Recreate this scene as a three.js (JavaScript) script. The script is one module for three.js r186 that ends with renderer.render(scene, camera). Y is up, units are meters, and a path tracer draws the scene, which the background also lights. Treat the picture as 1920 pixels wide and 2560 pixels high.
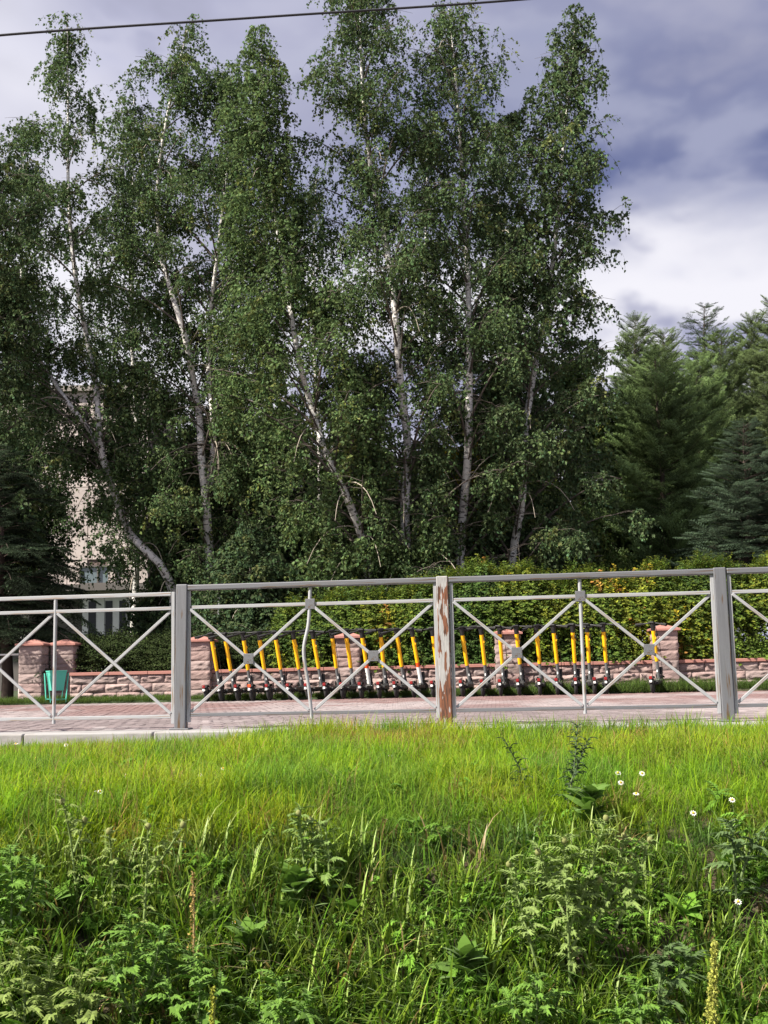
import * as THREE from 'three';
import { mergeGeometries } from 'three/addons/utils/BufferGeometryUtils.js';
import { RoundedBoxGeometry } from 'three/addons/geometries/RoundedBoxGeometry.js';

// ---------------------------------------------------------------- camera, sky, sun, exposure
const scene = new THREE.Scene();
const EYE = 0.385, FOCAL = 3000, PITCH = Math.atan(407 / FOCAL), ROLL = -0.021;
const camera = new THREE.PerspectiveCamera(2 * Math.atan(1280 / FOCAL) * 180 / Math.PI, 0.75, 0.1, 2000);
camera.position.set(0, EYE, 0);
camera.rotation.set(PITCH, 0, ROLL, 'YXZ');
scene.add(camera);
const SUN_FROM = new THREE.Vector3(-0.66, 0.72, 0.34).normalize();
const sun = new THREE.DirectionalLight(new THREE.Color(1, 0.93, 0.8), 5);
sun.position.copy(SUN_FROM).multiplyScalar(80).add(new THREE.Vector3(0, 0, -15));
sun.target.position.set(0, 0, -15);
sun.castShadow = true;
sun.shadow.mapSize.set(4096, 4096);
Object.assign(sun.shadow.camera, { left: -40, right: 40, top: 40, bottom: -40, near: 1, far: 200 });
sun.shadow.radius = 4;
scene.add(sun, sun.target);
const renderer = new THREE.WebGLRenderer({ antialias: true });
renderer.shadowMap.enabled = true;
renderer.toneMapping = THREE.LinearToneMapping;
renderer.toneMappingExposure = 2.3;
const SKY_GAIN = 1 / 2.3;

// ---------------------------------------------------------------- small maths
const V = (x, y, z) => new THREE.Vector3(x, y, z);
function random(seed) {
  let a = seed >>> 0;
  const f = () => { a = (a + 0x6d2b79f5) | 0; let t = Math.imul(a ^ (a >>> 15), 1 | a); t = (t + Math.imul(t ^ (t >>> 7), 61 | t)) ^ t; return ((t ^ (t >>> 14)) >>> 0) / 4294967296; };
  f.range = (lo, hi) => lo + (hi - lo) * f();
  f.sign = () => (f() < 0.5 ? -1 : 1);
  f.pick = (list) => list[Math.floor(f() * list.length)];
  return f;
}
const clamp = THREE.MathUtils.clamp, lerp = THREE.MathUtils.lerp, smooth = THREE.MathUtils.smoothstep;
function hash(x, y, z) {
  let h = (Math.imul(x, 374761393) + Math.imul(y, 668265263) + Math.imul(z, 1274126177)) | 0;
  h = Math.imul(h ^ (h >>> 13), 1274126177);
  return ((h ^ (h >>> 16)) >>> 0) / 4294967296;
}
function noise3(x, y, z, wrap = 0) {
  const ix = Math.floor(x), iy = Math.floor(y), iz = Math.floor(z);
  let fx = x - ix, fy = y - iy, fz = z - iz;
  fx = fx * fx * (3 - 2 * fx); fy = fy * fy * (3 - 2 * fy); fz = fz * fz * (3 - 2 * fz);
  const m = (k) => (wrap ? ((k % wrap) + wrap) % wrap : k);
  const x0 = m(ix), x1 = m(ix + 1), y0 = m(iy), y1 = m(iy + 1);
  const a = lerp(lerp(hash(x0, y0, iz), hash(x1, y0, iz), fx), lerp(hash(x0, y1, iz), hash(x1, y1, iz), fx), fy);
  const b = lerp(lerp(hash(x0, y0, iz + 1), hash(x1, y0, iz + 1), fx), lerp(hash(x0, y1, iz + 1), hash(x1, y1, iz + 1), fx), fy);
  return lerp(a, b, fz);
}
function fbm(x, y, z, octaves = 4, wrap = 0) {
  let s = 0, a = 0.5, f = 1, n = 0;
  for (let i = 0; i < octaves; i++) { s += a * noise3(x * f, y * f, z * f + i * 17, wrap ? wrap * f : 0); n += a; a *= 0.5; f *= 2; }
  return s / n;
}
function table(rows, x, c) {
  if (x <= rows[0][0]) return rows[0][c];
  for (let i = 1; i < rows.length; i++) if (x <= rows[i][0]) return lerp(rows[i - 1][c], rows[i][c], (x - rows[i - 1][0]) / (rows[i][0] - rows[i - 1][0]));
  return rows[rows.length - 1][c];
}
// a bearing read off the photograph (1920 x 2560), followed until it is Z metres in front of the eye, or until it meets a level
camera.updateMatrixWorld();
function bearing(px, py) { return V((px - 960) / FOCAL, (1280 - py) / FOCAL, -1).applyQuaternion(camera.quaternion); }
function at(px, py, Z) { const d = bearing(px, py); return d.multiplyScalar(Z / -d.z).add(camera.position); }
function onLevel(px, py, y) { const d = bearing(px, py); return d.multiplyScalar((y - EYE) / d.y).add(camera.position); }

// ---------------------------------------------------------------- sky: a broken cloud deck
{
  const W = 3072, H = 1536, data = new Float32Array(W * H * 4);
  for (let r = 0; r < H; r++) {
    const up = ((r + 0.5) / H - 0.5) * Math.PI, y = Math.sin(up), el = up * 180 / Math.PI;
    for (let c = 0; c < W; c++) {
      const i = (r * W + c) * 4;
      if (el < -2) { data[i] = data[i + 1] = 0.25; data[i + 2] = 0.28; data[i + 3] = 1; continue; }
      const az = ((c + 0.5) / W - 0.5) * 2 * Math.PI, x = Math.cos(az) * Math.cos(up), z = Math.sin(az) * Math.cos(up);
      const k = 1 / (Math.max(0, y) + 0.22), X = x * k, Z = z * k;
      const warp = fbm(X * 1.3 + 5, Z * 1.3, 3.3, 3) - 0.5;
      const wide = fbm(X * 1.05 + 0.8 + warp * 0.9, Z * 1.75 + warp, 1.7, 4);
      const fine = fbm(x * 6.5 + warp * 1.6 + 4, y * 13 + warp, z * 6.5, 7), billow = 1 - Math.abs(2 * fbm(x * 11 + warp * 2.5, y * 20 + 3, z * 11, 6) - 1) * 2.4;
      // darker bellies overhead, thinner bright cloud towards the horizon
      const low = 1 - smooth(el + 9 * (fine - 0.5), 19, 23.5), roll = Math.cos(5 * (az + Math.PI / 2 - 0.25 + 0.8 * warp));
      let dark = smooth(wide + 0.6 * (fine - 0.5) + 0.14 * (billow - 0.6) + 0.25 * roll - 0.08 * smooth(el, 26, 31), 0.36, 0.7) * (1 - 0.85 * low);
      dark = clamp(dark, 0, 1);
      let bright = smooth(fine + 0.5 * (0.5 - wide) + 0.16 * low + 0.2 * (billow - 0.6), 0.5, 0.7);
      bright = Math.max(bright * (0.25 + 0.75 * low), (0.25 + 0.6 * fine) * smooth(-roll, 0.1, 1) * (1 - dark));
      const veil = 0.86 + 0.5 * (fine - 0.5) + 0.1 * (billow - 0.6);
      let R = lerp(0.56, 0.19, dark) * veil, G = lerp(0.57, 0.225, dark) * veil, B = lerp(0.76, 0.43, dark) * veil;
      R = lerp(R, 0.92, bright); G = lerp(G, 0.91, bright); B = lerp(B, 0.98, bright);
      data[i] = R * SKY_GAIN; data[i + 1] = G * SKY_GAIN; data[i + 2] = B * SKY_GAIN; data[i + 3] = 1;
    }
  }
  const sky = new THREE.DataTexture(data, W, H, THREE.RGBAFormat, THREE.FloatType);
  sky.mapping = THREE.EquirectangularReflectionMapping; sky.magFilter = THREE.LinearFilter; sky.needsUpdate = true;
  scene.background = sky; scene.environment = sky;
}

// ---------------------------------------------------------------- naming and geometry helpers
const used = {};
function numbered(name) { const n = used[name] = (used[name] ?? -1) + 1; return n ? name + '_' + String(n).padStart(3, '0') : name; }
function tag(o, label, category, group, kind) {
  if (label) o.userData.label = label;
  if (category) o.userData.category = category;
  if (group) o.userData.group = group;
  if (kind) o.userData.kind = kind;
  return o;
}
function thing(name, label, category, p, turn = 0, group) {
  const o = new THREE.Group(); o.name = numbered(name); scene.add(o);
  if (p) o.position.copy(p); o.rotation.y = turn;
  return tag(o, label, category, group);
}
function merge(list) {
  const flat = [].concat(list).map((g) => (g.index ? g.toNonIndexed() : g));
  const colored = flat.some((g) => g.attributes.color);
  for (const g of flat) {
    for (const k of Object.keys(g.attributes)) if (!['position', 'normal', 'uv', 'color'].includes(k)) g.deleteAttribute(k);
    if (!g.attributes.uv) g.setAttribute('uv', new THREE.Float32BufferAttribute(new Float32Array(g.attributes.position.count * 2), 2));
    if (!g.attributes.normal) g.computeVertexNormals();
    if (colored && !g.attributes.color) g.setAttribute('color', new THREE.Float32BufferAttribute(new Float32Array(g.attributes.position.count * 3).fill(1), 3));
  }
  return flat.length === 1 ? flat[0] : mergeGeometries(flat);
}
function part(name, geometry, m, parent) {
  const g = Array.isArray(geometry) ? merge(geometry) : geometry;
  const o = new THREE.Mesh(g, m); o.name = parent === scene ? numbered(name) : name;
  o.castShadow = o.receiveShadow = true; parent.add(o); return o;
}
const box = (w, h, d, x = 0, y = 0, z = 0) => new THREE.BoxGeometry(w, h, d).translate(x, y, z);
const rbox = (w, h, d, r, x = 0, y = 0, z = 0) => new RoundedBoxGeometry(w, h, d, 2, r).translate(x, y, z);
function bar(a, b, w, d, r = 0.003) {              // a bar of section w (across) by d (deep) from a to b
  const v = b.clone().sub(a), L = v.length(), g = new RoundedBoxGeometry(w, L, d, 1, r);
  g.applyQuaternion(new THREE.Quaternion().setFromUnitVectors(V(0, 1, 0), v.normalize()));
  return g.translate((a.x + b.x) / 2, (a.y + b.y) / 2, (a.z + b.z) / 2);
}
function tube(points, radius, sides = 6, uScale = 1, vScale = 1) {   // radius: number or function of 0..1; uv along the length in metres
  const n = points.length, pos = [], nor = [], uv = [], idx = [];
  let t = V(0, 0, 0), side = V(1, 0, 0), len = 0;
  for (let i = 0; i < n; i++) {
    t.copy(points[Math.min(i + 1, n - 1)]).sub(points[Math.max(i - 1, 0)]).normalize();
    if (i === 0) side.set(1, 0, 0.3); 
    side.addScaledVector(t, -side.dot(t)); if (side.lengthSq() < 1e-6) side.set(0, 0, 1).addScaledVector(t, -t.z); side.normalize();
    const up = V(0, 0, 0).crossVectors(t, side), r = typeof radius === 'function' ? radius(i / (n - 1)) : radius;
    if (i) len += points[i].distanceTo(points[i - 1]);
    for (let k = 0; k <= sides; k++) {
      const a = k / sides * Math.PI * 2, nx = side.x * Math.cos(a) + up.x * Math.sin(a), ny = side.y * Math.cos(a) + up.y * Math.sin(a), nz = side.z * Math.cos(a) + up.z * Math.sin(a);
      pos.push(points[i].x + nx * r, points[i].y + ny * r, points[i].z + nz * r); nor.push(nx, ny, nz); uv.push(k / sides * uScale, len * vScale);
      if (i && k) { const q = i * (sides + 1) + k, p = q - sides - 1; idx.push(p - 1, p, q, p - 1, q, q - 1); }
    }
  }
  const g = new THREE.BufferGeometry();
  g.setAttribute('position', new THREE.Float32BufferAttribute(pos, 3)); g.setAttribute('normal', new THREE.Float32BufferAttribute(nor, 3)); g.setAttribute('uv', new THREE.Float32BufferAttribute(uv, 2)); g.setIndex(idx);
  return g;
}
function bezier(a, b, c, n) { const out = []; for (let i = 0; i <= n; i++) { const t = i / n, s = 1 - t; out.push(V(s * s * a.x + 2 * s * t * b.x + t * t * c.x, s * s * a.y + 2 * s * t * b.y + t * t * c.y, s * s * a.z + 2 * s * t * b.z + t * t * c.z)); } return out; }
class Copies {                                       // gathers placed copies of one geometry, to be drawn as one InstancedMesh
  constructor() { this.m = []; this.c = []; }
  add(matrix, r, g, b) { this.m.push(matrix.clone()); this.c.push(r, g, b); }
  build(name, geometry, material, parent) {
    const o = new THREE.InstancedMesh(geometry, material, this.m.length); o.name = parent === scene ? numbered(name) : name;
    this.m.forEach((m, i) => o.setMatrixAt(i, m));
    o.instanceColor = new THREE.InstancedBufferAttribute(new Float32Array(this.c), 3);
    o.castShadow = o.receiveShadow = true; parent.add(o); return o;
  }
}
const _m = new THREE.Matrix4(), _q = new THREE.Quaternion(), _e = new THREE.Euler(), _s = V(1, 1, 1);
const placed = (p, rx, ry, rz, s) => _m.compose(p, _q.setFromEuler(_e.set(rx, ry, rz, 'YXZ')), typeof s === 'number' ? _s.set(s, s, s) : _s.copy(s));

// ---------------------------------------------------------------- materials
function picture(w, h, f, srgb = true) {             // f(x, y in 0..1) -> [r, g, b] linear
  const d = new Uint8Array(w * h * 4);
  const enc = (c) => { c = clamp(c, 0, 1); return Math.round(255 * (srgb ? (c <= 0.0031308 ? 12.92 * c : 1.055 * Math.pow(c, 1 / 2.4) - 0.055) : c)); };
  for (let y = 0; y < h; y++) for (let x = 0; x < w; x++) { const c = f((x + 0.5) / w, (y + 0.5) / h), i = (y * w + x) * 4; d[i] = enc(c[0]); d[i + 1] = enc(c[1]); d[i + 2] = enc(c[2]); d[i + 3] = 255; }
  const t = new THREE.DataTexture(d, w, h); t.wrapS = t.wrapT = THREE.RepeatWrapping; t.magFilter = THREE.LinearFilter; t.colorSpace = srgb ? THREE.SRGBColorSpace : THREE.NoColorSpace; t.needsUpdate = true;
  return t;
}
const std = (o) => new THREE.MeshStandardMaterial(o);
const rgb = (r, g, b) => new THREE.Color().setRGB(r, g, b);
const grain = picture(256, 256, (x, y) => { const v = 0.35 + 0.65 * fbm(x * 8, y * 8, 0.5, 5, 8); return [v, v, v]; }, false);
const galvanised = picture(256, 256, (x, y) => {
  const v = 0.82 + 0.3 * (fbm(x * 8, y * 8, 2.5, 5, 8) - 0.5) + 0.12 * (noise3(x * 64, y * 64, 1.5, 64) - 0.5), s = smooth(fbm(x * 6, y * 6, 9.5, 4, 6), 0.6, 0.7);
  return [lerp(0.27 * v, 0.16, s), lerp(0.275 * v, 0.1, s), lerp(0.30 * v, 0.06, s)];
});
const rusty = picture(256, 512, (x, y) => {
  const f = fbm(x * 5, y * 10, 4.2, 5, 0), v = 0.7 + 0.6 * fbm(x * 16, y * 30, 1.1, 3, 0);
  const edge = Math.abs(x - 0.5) * 0.25 + 0.12 * (1 - y), s = smooth(f + edge + 0.05 * Math.sin(y * 9) - 0.07 * smooth(y, 0.55, 0.75), 0.585, 0.61), deep = smooth(fbm(x * 9, y * 14, 7.7, 4, 0), 0.45, 0.6);
  return [lerp(0.33 * v, lerp(0.17, 0.07, deep) * v, s), lerp(0.32 * v, lerp(0.062, 0.03, deep) * v, s), lerp(0.325 * v, lerp(0.03, 0.018, deep) * v, s)];
});
const birchMarks = (() => {
  const r = random(77), marks = [];
  for (let i = 0; i < 95; i++) { const big = r() < 0.35; marks.push([r(), r(), big ? r.range(0.06, 0.15) : r.range(0.03, 0.1), big ? r.range(0.008, 0.02) : r.range(0.0025, 0.006), r.range(0.6, 1)]); }
  return picture(512, 1024, (x, y) => {
    const n = fbm(x * 8, y * 16, 3.3, 4, 8), n2 = noise3(x * 32, y * 90, 2.2, 32);
    let m = 0;
    for (const [a, b, w, h, k] of marks) {
      let dx = Math.abs(x - a), dy = Math.abs(y - b); dx = Math.min(dx, 1 - dx); dy = Math.min(dy, 1 - dy);
      if (dx > w || dy > h * 2.4) continue;
      const e = (dx / w) ** 2 + (dy / h / (0.6 + 1.2 * n)) ** 2 + (n2 - 0.5) * 0.9;
      m = Math.max(m, k * (1 - smooth(e, 0.5, 0.9)));
    }
    const v = 0.82 + 0.35 * (n - 0.5), peel = smooth(fbm(x * 6, y * 6, 8.8, 4, 6), 0.6, 0.72) * 0.5;
    return [lerp(lerp(0.92, 0.75, peel) * v, 0.022, m), lerp(lerp(0.89, 0.67, peel) * v, 0.02, m), lerp(lerp(0.87, 0.6, peel) * v, 0.019, m)];
  });
})();
const M = {
  steel: std({ map: galvanised, color: rgb(0.72, 0.72, 0.74), roughness: 0.55, metalness: 0.35, bumpMap: grain, bumpScale: 0.0006 }),
  pale: std({ map: galvanised, color: rgb(1.5, 1.5, 1.48), roughness: 0.6, metalness: 0.1, bumpMap: grain, bumpScale: 0.0006 }),
  rust: std({ map: rusty, roughness: 0.8, bumpMap: rusty, bumpScale: 0.0012 }),
  concrete: std({ color: rgb(0.3, 0.292, 0.3), map: picture(256, 256, (x, y) => { const v = 0.45 + 0.95 * fbm(x * 6, y * 6, 6.1, 6, 6); return [v, v * 0.985, v * 0.96]; }), roughness: 0.95, bumpMap: grain, bumpScale: 0.004 }),
  sand: std({ color: rgb(0.2, 0.165, 0.15), roughness: 1 }),
  paver: std({ color: rgb(1, 1, 1), vertexColors: true, roughness: 0.85, map: picture(256, 256, (x, y) => { const v = 0.72 + 0.45 * fbm(x * 8, y * 8, 3.1, 4, 8); return [v, v, v]; }) }),
  paverBed: std({ color: rgb(0.16, 0.12, 0.11), roughness: 1 }),
  rock: std({ vertexColors: true, roughness: 0.95, bumpMap: grain, bumpScale: 0.012 }),
  mortar: std({ color: rgb(0.25, 0.15, 0.13), roughness: 1 }),
  coping: std({ color: rgb(0.36, 0.165, 0.14), roughness: 0.85, bumpMap: grain, bumpScale: 0.004 }),
  oldCap: std({ color: rgb(0.17, 0.06, 0.05), roughness: 0.85 }),
  bark: std({ map: birchMarks, roughness: 0.85, bumpMap: birchMarks, bumpScale: -0.004 }),
  limb: std({ color: rgb(0.12, 0.1, 0.088), roughness: 1 }),
  deadwood: std({ color: rgb(0.33, 0.29, 0.24), roughness: 1 }),
  pineBark: std({ color: rgb(0.07, 0.05, 0.042), roughness: 1 }),
  black: std({ color: rgb(0.012, 0.012, 0.013), roughness: 0.55 }),
  stemGrey: std({ color: rgb(0.15, 0.153, 0.158), roughness: 0.45, metalness: 0.2 }),
  rubber: std({ color: rgb(0.016, 0.016, 0.017), roughness: 0.85 }),
  grey: std({ color: rgb(0.1, 0.102, 0.108), roughness: 0.45, metalness: 0.3 }),
  hubGrey: std({ color: rgb(0.05, 0.05, 0.053), roughness: 0.4, metalness: 0.6 }),
  yellow: std({ color: rgb(0.9, 0.47, 0.005), roughness: 0.42 }),
  orange: std({ color: rgb(0.75, 0.08, 0.012), roughness: 0.45 }),
  white: std({ color: rgb(0.78, 0.78, 0.78), roughness: 0.5 }),
  red: std({ color: rgb(0.22, 0.014, 0.014), roughness: 0.25 }),
  brightRed: std({ color: rgb(0.9, 0.09, 0.02), roughness: 0.2 }),
  turquoise: std({ color: rgb(0.07, 0.42, 0.33), roughness: 0.6, bumpMap: grain, bumpScale: 0.001 }),
  facade: std({ vertexColors: true, roughness: 0.6, map: picture(256, 256, (x, y) => { const v = 0.86 + 0.28 * fbm(x * 8, y * 8, 5.3, 5, 8); return [v, v * 0.985, v * 0.97]; }) }),
  joint: std({ color: rgb(0.16, 0.12, 0.11), roughness: 1 }),
  beige: std({ color: rgb(0.3, 0.27, 0.25), roughness: 0.9 }),
  darkWall: std({ color: rgb(0.12, 0.11, 0.105), roughness: 0.9 }),
  paint: std({ color: rgb(0.72, 0.72, 0.72), roughness: 0.5 }),
  glass: new THREE.MeshPhysicalMaterial({ color: rgb(0.02, 0.024, 0.028), roughness: 0.15, specularIntensity: 0.4 }),
  tinted: new THREE.MeshPhysicalMaterial({ color: rgb(0.12, 0.16, 0.175), roughness: 0.1, clearcoat: 1 }),
  wood: std({ color: rgb(0.34, 0.13, 0.04), roughness: 0.9, bumpMap: grain, bumpScale: 0.003 }),
  cable: std({ color: rgb(0.02, 0.02, 0.026), roughness: 0.7 }),
  soil: std({ color: rgb(1, 1, 1), roughness: 1, vertexColors: true, map: picture(512, 512, (x, y) => { const v = 0.5 + fbm(x * 12, y * 12, 7.7, 6, 12); return [v, v * 0.98, v * 0.95]; }) }),
  leaf: new THREE.MeshPhysicalMaterial({ vertexColors: true, roughness: 1, specularIntensity: 0.25, transmission: 0.32, thickness: 0, side: THREE.DoubleSide }),
  glossLeaf: std({ vertexColors: true, roughness: 0.42, side: THREE.DoubleSide }),
  needle: new THREE.MeshPhysicalMaterial({ vertexColors: true, roughness: 1, specularIntensity: 0.25, transmission: 0.2, thickness: 0, side: THREE.DoubleSide }),
  grass: new THREE.MeshPhysicalMaterial({ vertexColors: true, roughness: 1, specularIntensity: 0.25, transmission: 0.5, thickness: 0, side: THREE.DoubleSide }),
  glossGrass: std({ vertexColors: true, roughness: 0.55, side: THREE.DoubleSide }),
};

// ---------------------------------------------------------------- lie of the land
const FENCE_TURN = Math.atan(0.1295), FENCE_MID = at(1117, 1811, 8.96), FENCE_STEP = 2.017;
const fenceDir = V(Math.cos(FENCE_TURN), 0, Math.sin(FENCE_TURN));
FENCE_MID.y = 0;
const fenceZ = (x) => FENCE_MID.z + (x - FENCE_MID.x) * 0.1295;             // world z of the fence line
const ROW_SLOPE = 0.09, rowZ = (x) => -20.02 + ROW_SLOPE * x, wallZ = (x) => rowZ(x) - 1.36, ROW_TURN = Math.atan(ROW_SLOPE);
const BANK = [[-60, 0.3], [0, -1.25], [1.6, -1.4], [2.6, -1.5], [3.3, -1.38], [3.9, -1.06], [4.4, -0.74], [4.9, -0.42], [5.25, -0.26], [5.6, -0.18], [6.4, -0.14], [7.6, -0.1], [8.7, -0.09]];
function bankY(x, z) {
  const Z = -z + (fenceZ(0) - fenceZ(x));                                    // depth, as if the fence ran straight across
  return table(BANK, Z, 1) + 0.07 * (fbm(x * 1.1 + 40, z * 1.1, 0.5, 3) - 0.5) * smooth(8.6 - Z, 0, 1);
}
function landY(x, z) {
  if (z > fenceZ(x) + 0.22) return bankY(x, z);
  if (z > rowZ(x) - 0.4) return -0.12;
  const far = rowZ(x) - z;
  return 0.03 + 0.03 * smooth(far, 0.4, 1.3) - (far > 30 ? (far - 30) * 0.002 : 0);
}
{
  const zs = [], xs = [];
  for (let z = 60; z > 12; z -= 4) zs.push(z); for (let z = 12; z > -2; z -= 0.8) zs.push(z); for (let z = -2; z > -8.2; z -= 0.14) zs.push(z); for (let z = -8.2; z > -10; z -= 0.1) zs.push(z);
  for (let z = -10; z > -18; z -= 1) zs.push(z); for (let z = -18; z > -24; z -= 0.2) zs.push(z); for (let z = -24; z > -80; z -= 3) zs.push(z); for (let z = -80; z >= -1200; z -= 80) zs.push(z);
  for (let x = -1000; x < -60; x += 90) xs.push(x); for (let x = -60; x < -10; x += 4) xs.push(x); for (let x = -10; x < 10; x += 0.25) xs.push(x); for (let x = 10; x < 60; x += 4) xs.push(x); for (let x = 60; x <= 1000; x += 90) xs.push(x);
  const pos = [], uv = [], col = [], idx = [];
  zs.forEach((z, j) => xs.forEach((x, i) => {
    pos.push(x, landY(x, z), z); uv.push(x / 2.2, z / 2.2);
    const n = fbm(x * 2 + 9, z * 2, 4.4, 3), lawn = z < -20 ? 1 : smooth(n, 0.45, 0.7) * 0.6;
    col.push(lerp(0.075, 0.03, lawn), lerp(0.05, 0.05, lawn), lerp(0.035, 0.015, lawn));
    if (i && j) { const q = j * xs.length + i, p = q - xs.length; idx.push(p - 1, q - 1, q, p - 1, q, p); }
  }));
  const g = new THREE.BufferGeometry();
  g.setAttribute('position', new THREE.Float32BufferAttribute(pos, 3)); g.setAttribute('uv', new THREE.Float32BufferAttribute(uv, 2)); g.setAttribute('color', new THREE.Float32BufferAttribute(col, 3)); g.setIndex(idx); g.computeVertexNormals();
  tag(part('ground', g, M.soil, scene), 'brown soil of the bank and verge under the grass', 'ground', null, 'structure');
}

// ---------------------------------------------------------------- paved footway and its kerb
{
  const walk = thing('pavement', 'pink and grey block-paved footway behind the metal fence', 'pavement'); walk.userData.kind = 'structure';
  const rnd = random(5), cell = V(Math.cos(ROW_TURN), 0, Math.sin(ROW_TURN)), away = V(Math.sin(ROW_TURN), 0, -Math.cos(ROW_TURN));
  const bed = new THREE.BufferGeometry(), A = [], push = (x, z) => A.push(x, -0.014, z);
  const q = [[-30, fenceZ(-30)], [30, fenceZ(30)], [30, rowZ(30) - 0.3], [-30, rowZ(-30) - 0.3]];
  for (const k of [0, 1, 2, 0, 2, 3]) push(...q[k]);
  bed.setAttribute('position', new THREE.Float32BufferAttribute(A, 3)); bed.computeVertexNormals();
  part('paving_bed', [bed], M.paverBed, walk);
  const shape = (w, d) => { const g = new THREE.BoxGeometry(w, 0.06, d), p = g.attributes.position; for (let i = 0; i < p.count; i++) if (p.getY(i) > 0) p.setXYZ(i, p.getX(i) * 0.965, p.getY(i), p.getZ(i) * 0.98); g.computeVertexNormals(); return g.translate(0, -0.03, 0); };
  const blank = shape(0.096, 0.194); blank.setAttribute('color', new THREE.Float32BufferAttribute(new Float32Array(blank.attributes.position.count * 3).fill(1), 3));
  const tone = (x, z) => {
    const worn = smooth(fbm(x * 0.9, z * 0.5, 2.2, 4), 0.42, 0.66), k = rnd.range(0.8, 1.15), near = smooth(z, -16, -11.5);
    return [lerp(lerp(0.22, 0.205, near), 0.33, worn) * k, lerp(lerp(0.135, 0.165, near), 0.28, worn) * k, lerp(lerp(0.132, 0.17, near), 0.285, worn) * k];
  };
  const variants = [...Array(10)].map((_, i) => { const g = blank.clone(), k = 0.8 + 0.045 * i, w = rnd() < 0.4; g.setAttribute('color', new THREE.Float32BufferAttribute([...Array(blank.attributes.position.count)].flatMap(() => (w ? [0.31 * k, 0.27 * k, 0.275 * k] : [0.225 * k, 0.18 * k, 0.185 * k])), 3)); return g; });
  const rest = new Copies(), origin = V(0, 0, -8.6); let singles = 0;
  for (let r = 0; r < 62; r++) for (let c = -170; c < 170; c++) {
    const p = origin.clone().addScaledVector(cell, (c + (r % 2) * 0.5) * 0.1).addScaledVector(away, r * 0.2); 
    if (p.z > fenceZ(p.x) - 0.05 || p.z < rowZ(p.x) - 0.3) continue;
    const Z = -p.z; if (Math.abs(p.x) > 0.34 * Z + 3.5) continue;
    p.y = rnd.range(-0.002, 0.002); const tilt = [rnd.range(-0.006, 0.006), -ROW_TURN, rnd.range(-0.01, 0.01)];
    if (singles < 300 && Math.abs(p.x) < 0.335 * Z) { const o = part('paver', variants[Math.floor(rnd() * 10)], M.paver, walk); o.position.copy(p); o.rotation.set(...tilt, 'YXZ'); singles++; } 
    else rest.add(placed(p, ...tilt, 1), ...tone(p.x, p.z));
  }
  rest.build('pavers', blank, M.paver, walk).userData.kind = 'stuff';

  const kerb = thing('kerb', 'pale concrete kerb under the metal fence along the grass verge', 'kerb'); kerb.userData.kind = 'structure';
  for (let i = -9; i < 9; i++) {
    const p = FENCE_MID.clone().addScaledVector(fenceDir, i * 1.0 + 0.35).add(V(0, 0, 0.1));
    const o = part('kerb_stone', rbox(0.992, 0.3, 0.4, 0.015), M.concrete, kerb); o.position.copy(p).setY(-0.144 + rnd.range(-0.003, 0.003)); o.rotation.y = -FENCE_TURN + rnd.range(-0.002, 0.002);
  }
}

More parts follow.
